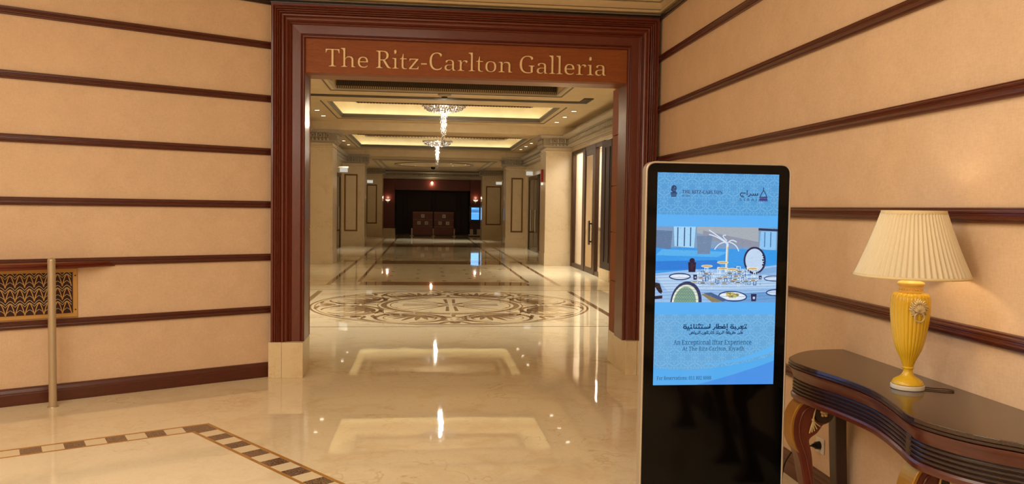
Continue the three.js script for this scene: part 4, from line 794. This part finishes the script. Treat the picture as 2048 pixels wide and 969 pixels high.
// ---------------------------------------------------------------- entablature and pillars
const COR = [[0, 3.19], [.03, 3.19], [.05, 3.205], [.05, 3.22], [.085, 3.235], [.10, 3.25], [.10, 3.445], [.13, 3.455], [.19, 3.468], [.22, 3.49], [.25, 3.505], [.25, 3.53], [0, 3.53]];
function corniceRun(parent, pts, prof, k = 1) {
  const N = V(0, 1, 0), ps = pts.map(([x, z]) => V(x, 0, z));
  obj('cornice', sweep(ps, N, prof, false, .4), M.cornice, parent);
  const dn = [], rl = [];
  for (let i = 0; i < ps.length - 1; i++) {
    const a = ps[i], b = ps[i + 1], tdir = b.clone().sub(a), len = tdir.length(); tdir.normalize(); const m = N.clone().cross(tdir), ang = Math.atan2(-tdir.z, tdir.x);
    const put = (g, s, o, y) => { g.rotateY(ang); const p = a.clone().addScaledVector(tdir, s).addScaledVector(m, o); return g.translate(p.x, y, p.z); };
    const ext = .1 * k, n = Math.max(2, Math.round((len + 2 * ext) / .105));
    for (let j = 0; j < n; j++) {
      const s = -ext + (j + .5) * (len + 2 * ext) / n;
      dn.push(put(new THREE.SphereGeometry(.036, 8, 6).scale(.95, 1.15, 1), s, .112 * k, 3.272));
      if (j % 2) rl.push(put(new THREE.TorusGeometry(.038, .015, 5, 12).scale(1, 1.2, 1), s, .118 * k, 3.378)); else rl.push(put(new THREE.SphereGeometry(.036, 8, 6).scale(.8, 1.9, .8), s, .110 * k, 3.385), put(new THREE.SphereGeometry(.024, 6, 5).scale(1.9, .8, .8), s, .116 * k, 3.345), put(new THREE.SphereGeometry(.02, 6, 5).scale(1.9, .8, .8), s, .116 * k, 3.415));
      rl.push(put(new THREE.SphereGeometry(.017, 6, 5), s + .03, .165 * k, 3.455));
    }
  }
  const kk = Math.abs(k), sg = Math.sign(k);
  obj('frieze_ground', sweep(ps, N, [[.095 * k, 3.255], [.104 * k, 3.255], [.104 * k, 3.44], [.095 * k, 3.44]], false, .4), M.groundShade, parent);  // shade behind the relief, put into a darker strip
  obj('dentil_ground', sweep(ps, N, [[.03 * k, 3.196], [.054 * k, 3.204], [.054 * k, 3.218], [.03 * k, 3.218]], false, .4), M.groundShade, parent);
  obj('dentil_row', dn, M.cornice, parent, { kind: 'stuff' });
  obj('leaf_relief', rl, M.cornice, parent, { kind: 'stuff' });
}
const flip = COR.map(([a, h]) => [-a, h]);
const cr = struct('trim_2', 'grey carved cornice above the lit shop window');
corniceRun(cr, [[WR, -21.3], [WR, -7.95]], flip.map(([a, h]) => [-a, h]).map(([a, h]) => [-a * 1.25, h]), -1.2);
const cr2 = struct('trim_3', 'grey carved cornice between the second and third pillars on the shop side'); corniceRun(cr2, [[WR, -31.2], [WR, -22.3]], flip, -1);
const cl = struct('trim_4', 'grey carved cornice before the first pillar without a shop'); corniceRun(cl, [[WL, -7.65], [WL, -21.3]], flip, -1);
const cl2 = struct('trim_5', 'grey carved cornice between the pillars opposite the shop side'); corniceRun(cl2, [[WL, -22.3], [WL, -31.2]], flip, -1);

function pillar(label, x0, x1, z0, z1, side, panel) {
  const t = thing('pillar', label, 'pillar', [(x0 + x1) / 2, 0, (z0 + z1) / 2]);
  const w = (x1 - x0) / 2, d = (z0 - z1) / 2;
  obj('plinth', rbox(-w - .012, w + .012, 0, .345, -d - .012, d + .012, .006), M.marble, t);
  obj('shaft', box(-w, w, .345, 3.30, -d, d), M.marble, t);
  obj('neck_band', rbox(-w - .03, w + .03, 3.08, 3.12, -d - .03, d + .03, .012), M.marble, t);
  if (panel) {
    const [a, b, y0, y1] = panel, cx = (x0 + x1) / 2;
    obj('panel_frame', sweep([V(a - cx, y0, d), V(b - cx, y0, d), V(b - cx, y1, d), V(a - cx, y1, d)], V(0, 0, 1), [[-.005, 0], [.055, 0], [.055, .01], [.03, .026], [0, .014]], true), M.frameGold, t);
  }
  const s = side; // free corner side: +1 when the pillar's gallery face looks to +x
  const pts = s > 0 ? [[-w, d], [w, d], [w, -d], [-w, -d]] : [[w, -d], [-w, -d], [-w, d], [w, d]];
  corniceRun(t, pts, COR.map(([a, h]) => [-a * .8, h]), -.8);
  obj('impost_block', rbox(-w - .02, w + .02, 3.53, CEIL - .005, -d, d + .14, .02), M.plaster, t);
  return t;
}
const PX = 2.83;
pillar('bare shafted marble pillar opposite the shop, first along its side', WL, AX - PX, -21.3, -22.3, 1, null);
pillar('bright cream marble pillar adjoining the lit shop window', AX + PX, WR, -21.3, -22.3, -1, null);
pillar('gold panelled marble pillar behind the bare one opposite the shop', WL, AX - PX + .1, -31.2, -32.2, 1, [-3.07, -2.57, .567, 2.77]);
pillar('gold panelled marble pillar beyond the dark glass doors on the shop side', AX + PX - .06, WR, -31.2, -32.2, -1, [3.405, 3.875, .59, 2.74]);
pillar('last marble pillar beside the red wood end wall, opposite the distant screen', WL, -2.13, -41.0, -42.0, 1, [-2.93, -2.40, .66, 2.64]);
pillar('last marble pillar beside the red wood end wall, next to the distant screen', 2.97, WR, -41.0, -42.0, -1, [3.17, 3.96, .66, 2.66]);

// ---------------------------------------------------------------- end wall with its dark doors
{
  const w = struct('wall_end', 'red wood end wall of the gallery around a dark door recess');
  obj('wall_core', [box(WL - .2, WR + .2, 3.06, CEIL, ZEND - .3, ZEND), box(WL - .2, -2.3, 0, 3.1, ZEND - .3, ZEND), box(3.15, WR + .2, 0, 3.1, ZEND - .3, ZEND)], M.marble, w);
  obj('wood_panel', rbox(-2.3, -1.58, .36, 3.06, ZEND - .2, ZEND + .03, .01), M.woodEnd, w); obj('wood_panel', rbox(2.5, 3.15, .36, 3.06, ZEND - .2, ZEND + .03, .01), M.woodEnd, w);
  obj('wood_panel', rbox(-1.58, 2.5, 2.45, 3.06, ZEND - .4, ZEND - .06, .01), M.woodEnd, w);
  obj('plinth', box(-2.3, -1.56, 0, .36, ZEND - .2, ZEND + .05), M.marble, w); obj('plinth', box(2.5, 3.15, 0, .36, ZEND - .2, ZEND + .05), M.marble, w);
  obj('recess_side', [box(-1.66, -1.58, 0, 3.06, -45.6, ZEND), box(2.5, 2.58, 0, 3.06, -45.6, ZEND), box(-1.66, 2.58, 3.02, 3.1, -45.6, ZEND)], M.doorDark, w);
  obj('header_lip', box(-2.32, 3.17, 3.06, 3.09, ZEND - .02, ZEND + .05), M.marble, w);
  const tc = struct('trim_6', 'grey carved cornice above the red wood end wall'); corniceRun(tc, [[WL, ZEND], [WR, ZEND]], COR.map(([a, h]) => [-a * -1, h - .09]).map(([a, h]) => [-a, h]), -1);
  const d = struct('door_2', 'dark panelled double doors in the end recess');
  obj('door_ground', box(-1.6, 2.52, 0, 3.05, -45.7, -45.5), M.doorDark, d);
  for (const x of [-1.2, .45]) { const lf = obj('door_leaf', rbox(x, x + 1.6, .02, 2.75, -45.5, -45.43, .01), M.doorDark, d); for (const y of [.3, 1.25, 2.0]) obj('leaf_panel', rbox(x + .2, x + 1.4, y, y + (y > 1.9 ? .6 : .8), -45.44, -45.41, .012), M.doorDark, lf); }
}
// ---------------------------------------------------------------- storefront on the side wall
{
  const fr = struct('window_1', 'bronze framed glass shop front with a brightly lit interior');
  const x = WR + .02, top = 3.08, post = (z0, z1, n = 'post') => obj(n, rbox(x - .052, x + .052, 0, top - .002, z1, z0, .006), M.bronze, fr);
  post(-21.10, -21.32); post(-19.46, -19.78); post(-18.27, -18.52);
  obj('rail', rbox(x - .045, x + .045, 0, .10, -21.3, -17.45, .006), M.bronze, fr); obj('rail', rbox(x - .045, x + .045, 3.0, top + .02, -21.3, -17.45, .006), M.bronze, fr);
  obj('pane', box(x - .006, x + .006, .1, 3.0, -21.1, -19.78), M.glass, fr); obj('pane', box(x - .006, x + .006, .1, 3.0, -18.27, -17.45), M.glass, fr);
  const dr = struct('door_1', 'tan glazed shop door with a long dark pull handle');
  obj('door_leaf', rbox(x - .03, x + .03, .03, 2.98, -19.46, -18.52, .006), M.doorTan, dr);
  obj('door_frame', [box(x - .04, x + .04, .02, 3.0, -19.46, -19.40), box(x - .04, x + .04, .02, 3.0, -18.62, -18.52), box(x - .04, x + .04, .02, .14, -19.46, -18.52), box(x - .04, x + .04, 2.86, 3.0, -19.46, -18.52)], M.bronze, dr);
  obj('pull_handle', [rbox(x - .115, x - .085, .70, 1.28, -18.72, -18.58, .012), box(x - .09, x - .03, .76, .79, -18.67, -18.64), box(x - .09, x - .03, 1.19, 1.22, -18.67, -18.64)], M.woodDark, dr);
  const rm = struct('wall_shop', 'white display wall inside the lit shop');
  obj('back_wall', box(4.95, 5.05, 1.02, 3.3, -22, -16.6), M.shopWhite, rm); obj('counter_front', box(4.7, 5.05, 0, .98, -22, -16.6), M.shopTan, rm); obj('counter_edge', box(4.66, 5.05, .98, 1.04, -22, -16.6), M.bronze, rm);
  obj('end_wall', [box(WR + .2, 5.05, 0, 3.3, -22.1, -22), box(WR + .2, 5.05, 0, 3.3, -16.6, -16.5)], M.shopWhite, rm); obj('shop_ceiling', box(WR + .0, 5.1, 3.3, 3.4, -22.1, -16.5), M.shopWhite, rm);
  const t = thing('shop_light_panel', 'glowing ceiling panel inside the bright shop', 'ceiling light', [4.6, 3.3, -19.3]); obj('diffuser', box(-.25, .25, -.02, 0, -2.4, 2.4), G.shop, t); obj('frame', [box(-.28, -.25, -.03, 0, -2.43, 2.43), box(.25, .28, -.03, 0, -2.43, 2.43)], M.white, t);
  rect(.5, 4.8, SHOPC, L.shop, [4.6, 3.27, -19.3], [4.6, 0, -19.3]);
  const dp = struct('trim_7', 'dark wood door surround beside the lit shop window');
  obj('surround_board', rbox(WR - .07, WR + .2, .24, 3.06, -17.46, -16.52, .008), M.doorDark, dp); obj('surround_plinth', rbox(WR - .09, WR + .2, 0, .24, -17.48, -16.5, .006), M.plinth, dp);
  for (const [a, b] of [[-17.35, -17.05], [-16.95, -16.62]]) obj('raised_panel', rbox(WR - .085, WR - .065, .4, 2.9, a, b, .006), M.doorDark, dp);
}
{ // dark glazed doors further along, both sides
  for (const [s, xx, label] of [[1, WR, 'dark glazed doors between the pillars on the shop side'], [-1, WL, 'dark glazed doors between the pillars opposite the shop']]) {
    const d = struct(s > 0 ? 'door_3' : 'door_4', label), x0 = xx - .05, x1 = xx + .05;
    obj('door_frame', [rbox(x0 - .02, x1 + .02, 0, 2.74, -30.0, -29.75, .006), rbox(x0 - .02, x1 + .02, 0, 2.74, -27.4, -27.15, .006), rbox(x0 - .02, x1 + .02, 2.6, 2.74, -29.8, -27.2, .006)], M.bronze, d);
    for (const z of [-29.75, -28.55]) { const lf = obj('door_leaf', box(x0, x1, .02, 2.6, z, z + 1.15), M.blackGlass, d); obj('push_bar', rbox(xx - s * .07 - .02, xx - s * .07 + .02, .7, 1.5, z + .55, z + .6, .01), M.steel, lf); }
  }
}

// ---------------------------------------------------------------- lights hung and set in the gallery
function chandelier(label, x, y, z, top, s = 1) {
  const t = thing('chandelier', label, 'chandelier', [x, y, z]);
  const cry = [], oct = (r, sy) => new THREE.OctahedronGeometry(r, 0).scale(.8, sy, .8).rotateY(rnd() * 3);
  for (let r = 0; r < 9; r++) { const R = (.50 - r * .055) * s, n = Math.max(5, Math.round(R * 95)), h = -.005 - .15 * Math.sqrt(Math.max(0, 1 - (R / .5) ** 2)); for (let k = 0; k < n; k++) { const a = k / n * Math.PI * 2 + r * .37; cry.push(oct(.016 + rnd() * .01, 1.5).translate(Math.cos(a) * R, h + (rnd() - .5) * .03, Math.sin(a) * R)); if (r < 8) cry.push(oct(.013, 1.2).translate(Math.cos(a + .1) * R, h * .45 + (rnd() - .5) * .03, Math.sin(a + .1) * R)); } }
  obj('crystal_dish', cry, M.crystal, t, { kind: 'stuff' });
  obj('frame', [new THREE.TorusGeometry(.505 * s, .012, 6, 48).rotateX(Math.PI / 2), new THREE.TorusGeometry(.3 * s, .009, 6, 40).rotateX(Math.PI / 2).translate(0, -.05, 0), ...[0, 1, 2, 3].map((k) => box(-.5 * s, .5 * s, -.008, .008, -.008, .008).rotateY(k * Math.PI / 4)), cyl(.012, .012, top - y, 0, 0, 0, 8)], M.silver, t);
  const st = []; for (let k = 0; k < 120; k++) { const u = Math.pow(k / 119, 1.3), a = k * 2.4, R = (.095 - u * .05) * s * (.5 + .5 * rnd()); st.push(oct(.013 + rnd() * .006, 1.7).translate(Math.cos(a) * R, -.14 - u * .78, Math.sin(a) * R)); }
  obj('wire', cyl(.003, .003, .8, 0, -.94, 0, 6), M.silver, t);
  obj('crystal_strand', st, M.crystal, t, { kind: 'stuff' });
  for (let k = 0; k < 6; k++) { const a = k * Math.PI / 3 + .3; obj('bulb', sph(.028, Math.cos(a) * .3 * s, -.05, Math.sin(a) * .3 * s, 10), G.bulb, t); }
  obj('bulb', sph(.045, .0, -.17, .03, 10), G.bulb, t); obj('bulb', sph(.035, .03, -.36, .02, 10), G.bulb, t); obj('bulb', sph(.028, -.01, -.56, .02, 10), G.bulb, t);
  for (const [dx, dy, dz] of [[0, -.07, .03], [.01, -.22, .03], [.03, -.36, .02], [.0, -.46, .02], [-.01, -.56, .02]]) point(new THREE.Color(1, .9, .72), L.chandelier, [x + dx, y + dy, z + dz], 2.2);
}
chandelier('crystal chandelier hanging under the first lit coffer', AX, 3.92, -18.7, 4.26);
chandelier('crystal chandelier hanging under the second lit coffer', AX, 3.80, -27.5, 4.36);

function downlight(label, x, y, z, i, group, r = .05, ang = .55) {
  const t = thing('downlight', label, 'downlight', [x, y, z], 0, group);
  obj('rim', lathe([[r, 0], [r + .025, 0], [r + .022, -.012], [r, -.008]], 20), M.cream, t);
  obj('lens', new THREE.CylinderGeometry(r, r, .012, 18).translate(0, -.003, 0), G.spot, t);
  if (i) spot(DOWN, i, [x, y - .03, z], [x, 0, z], ang, .85);
}
for (const [z, n] of [[-17.55, 'first'], [-18.72, 'second'], [-19.85, 'third']]) {
  downlight(`round ceiling downlight, ${n} of three beside the shop-side edge of the first lit coffer`, 3.30, CEIL, z, L.spot, 'downlights beside the first lit coffer');
}
for (const [z, n] of [[-18.72, 'first'], [-19.85, 'second']]) downlight(`round ceiling downlight, ${n} of two beside the first lit coffer, opposite the shop`, -2.47, CEIL, z, L.spot * .2, 'downlights beside the first lit coffer');
const q_y = (z) => (z < -12 ? 4.0 : CEIL);
for (const [k, [x, z]] of [[-1.5, -10.6], [2.36, -10.6], [-1.5, -13.2], [2.36, -13.2]].entries()) downlight('round downlight added out of view to brighten the floor medallion', x, q_y(z), z, L.spot * 1.15, 'added downlights above the floor medallion', .06, .75);  // hidden downlights added so the medallion is lit
for (const [z, n] of [[-24.8, 'first'], [-26.1, 'second'], [-27.45, 'third']]) {
  downlight(`small ceiling downlight, ${n} of three between the shop-side pillars`, 3.55, CEIL, z * 1.1 + .8, L.spot * .5, 'downlights beside the second lit coffer', .05);
}
for (const [z, n] of [[-27.3, 'first'], [-29.0, 'second']]) downlight(`small ceiling downlight, ${n} of two between the pillars opposite the shop`, -2.72, CEIL, z, L.spot * .5, 'downlights beside the second lit coffer', .05);
[[-1.26, -36.1], [-1.02, -35.4], [-1.04, -37.1], [-.42, -34.9], [-.43, -37.6], [1.16, -35.4], [1.83, -36], [2.05, -36.4], [1.3, -37.3]].forEach(([x, z], k) => downlight('tiny downlight around the oval moulding of the low ceiling bay', x, 3.49, z, L.spot * .5, 'tiny downlights around the ceiling oval', .045));
{ const t = thing('dome_camera', 'small dark dome hanging from the low ceiling beyond the chandeliers', 'camera', [.40, 3.49, -38.2]); obj('mount', cyl(.1, .1, .04, 0, -.04, 0, 20), M.white, t); obj('dome', new THREE.SphereGeometry(.11, 20, 12, 0, Math.PI * 2, Math.PI / 2, Math.PI / 2).translate(0, -.04, 0), M.blackGlass, t); }
for (const [x, y, label] of [[-1.96, 1.90, 'small uplit wall sconce on the red wood, opposite the distant screen'], [2.79, 1.95, 'small uplit wall sconce on the red wood above the distant screen']]) {
  const t = thing('wall_sconce', label, 'sconce', [x, y, ZEND + .03]);
  obj('bowl', new THREE.SphereGeometry(.13, 20, 10, 0, Math.PI * 2, Math.PI / 2, Math.PI / 2).scale(1, .75, .8).translate(0, .02, .11), G.sconce, t); obj('bracket', [cyl(.012, .012, .1, 0, -.16, .08, 10), rbox(-.03, .03, -.18, -.04, 0, .02, .004)], M.brass, t);
  point(new THREE.Color(1, .8, .5), L.sconce, [x, y + .12, ZEND + .16], 3);
}
{ const t = thing('end_downlight', 'bright round lamp high on the red wood above the far doors', 'downlight', [.41, 2.86, ZEND - .06]); obj('rim', new THREE.TorusGeometry(.07, .02, 8, 24), M.brass, t); obj('lens', new THREE.SphereGeometry(.065, 16, 10).scale(1, 1, .5), G.spot, t); point(new THREE.Color(1, .84, .58), L.endLamp, [.41, 2.80, ZEND + .1], 3); }
for (const [x, y, z, w, turn, label] of [[-2.90, 2.83, -29.2, .34, 0, 'glowing exit box over the dark doors opposite the shop'], [3.82, 2.83, -28.9, .30, 0, 'glowing exit box over the dark doors on the shop side'], [-2.68, 2.76, -39.9, .34, 0, 'glowing exit box near the end wall, opposite the distant screen'], [3.73, 2.79, -39.9, .36, 0, 'glowing exit box near the end wall, on the distant screen side']]) {
  const t = thing('exit_box', label, 'exit light', [x, y, z], turn, 'glowing exit boxes along the gallery');
  obj('housing', rbox(-w / 2, w / 2, .07, .13, -.05, .05, .006), M.white, t); obj('lit_panel', rbox(-w / 2 + .03, w / 2 - .03, -.07, .07, -.02, .02, .006), G.exit, t); obj('bracket', box(x < 0 ? -w / 2 - (x - w / 2 - WL) - .0 : w / 2 - .01, x < 0 ? -w / 2 + .01 : w / 2 + (WR - x - w / 2), .085, .11, -.012, .012), M.white, t);
}
{ const t = thing('fire_alarm', 'small red fire alarm on the side of the bright pillar', 'alarm', [AX + PX - .001, 2.46, -21.8], -Math.PI / 2); obj('body', rbox(-.07, .07, -.17, .17, 0, .06, .012), M.red, t); obj('strobe', rbox(-.03, .03, -.26, -.19, 0, .05, .01), G.sconce, t); }

// ---------------------------------------------------------------- far end: barriers, posts, second kiosk
function barrier(label, x0, x1, z) {
  const cx = (x0 + x1) / 2, w = (x1 - x0) / 2, t = thing('folding_barrier', label, 'barrier', [cx, 0, z]);
  obj('panel', rbox(-w, w, .05, 1.30, -.03, .03, .01), M.woodEnd, t);
  for (const y of [.49, .85, 1.23]) obj('rail', rbox(-w, w, y, y + .022, .025, .045, .004), M.frameGold, t);
  for (const [dx, y] of [[0, 1.06], [-.2, .69], [.2, .69]]) { const s = obj('notice', rbox(dx - .09, dx + .09, y - .09, y + .09, .03, .042, .004), M.signGrey, t); obj('emblem', [box(dx - .05, dx + .05, y - .008, y + .008, .0425, .046), box(dx - .008, dx + .008, y - .05, y + .05, .0425, .046)], M.woodEnd, s); }
}
barrier('low red wood barrier with three pale notices, beside the white post', -.60, .46, -42.6);
barrier('low red wood barrier with three pale notices, nearer the distant screen', .52, 1.58, -42.5);
for (const [x, m, label] of [[-.64, M.white, 'short white post beside the low red barriers'], [.49, M.steel, 'short metal post between the two low red barriers'], [1.60, M.steel, 'short metal post at the screen end of the low red barriers']]) {
  const t = thing('stanchion', label, 'post', [x, 0, -42.3]); obj('pole', cyl(.035, .035, .34, 0, .03, 0, 16), m, t); obj('foot', lathe([[0, 0], [.1, 0], [.1, .02], [.04, .035], [0, .035]], 20), m, t); obj('finial', sph(.04, 0, .38, 0, 12), m, t);
}
{
  const t = thing('distant_screen', 'small blue-lit display stand before the red wood end wall', 'kiosk', [2.72, 0, -42.5]);
  obj('housing', rbox(-.33, .33, .75, 1.63, -.08, .0, .02), M.blackPlastic, t); obj('stand', rbox(-.1, .1, .1, .76, -.07, -.02, .01), M.blackPlastic, t); obj('foot', rbox(-.34, .34, .04, .10, -.3, .25, .01), M.shopTan, t); obj('foot_pad', rbox(-.3, .3, 0, .04, -.26, .2, .01), M.blackPlastic, t);
  const c = document.createElement('canvas'); c.width = 128; c.height = 224; const x = c.getContext('2d'); x.fillStyle = '#5fb2ff'; x.fillRect(0, 0, 128, 224); x.fillStyle = '#4a86cf'; x.fillRect(0, 40, 128, 56); x.fillStyle = '#86c8ff'; x.fillRect(0, 96, 128, 14); x.fillStyle = '#3d78bf'; x.fillRect(20, 60, 80, 22); x.fillStyle = '#a8d8ff'; x.fillRect(10, 10, 60, 10);
  const tx = new THREE.CanvasTexture(c); tx.colorSpace = THREE.SRGBColorSpace;
  obj('screen', new THREE.PlaneGeometry(.42, .65).translate(.0, 1.225, .002), new THREE.MeshStandardMaterial({ color: 0, roughness: .2, emissive: 0xffffff, emissiveMap: tx, emissiveIntensity: 1.1 }), t);
  rect(.42, .65, new THREE.Color(.35, .65, 1), .8, [2.72, 1.225, -42.49], [2.72, 1.225, -40]);
}
renderer.render(scene, camera);
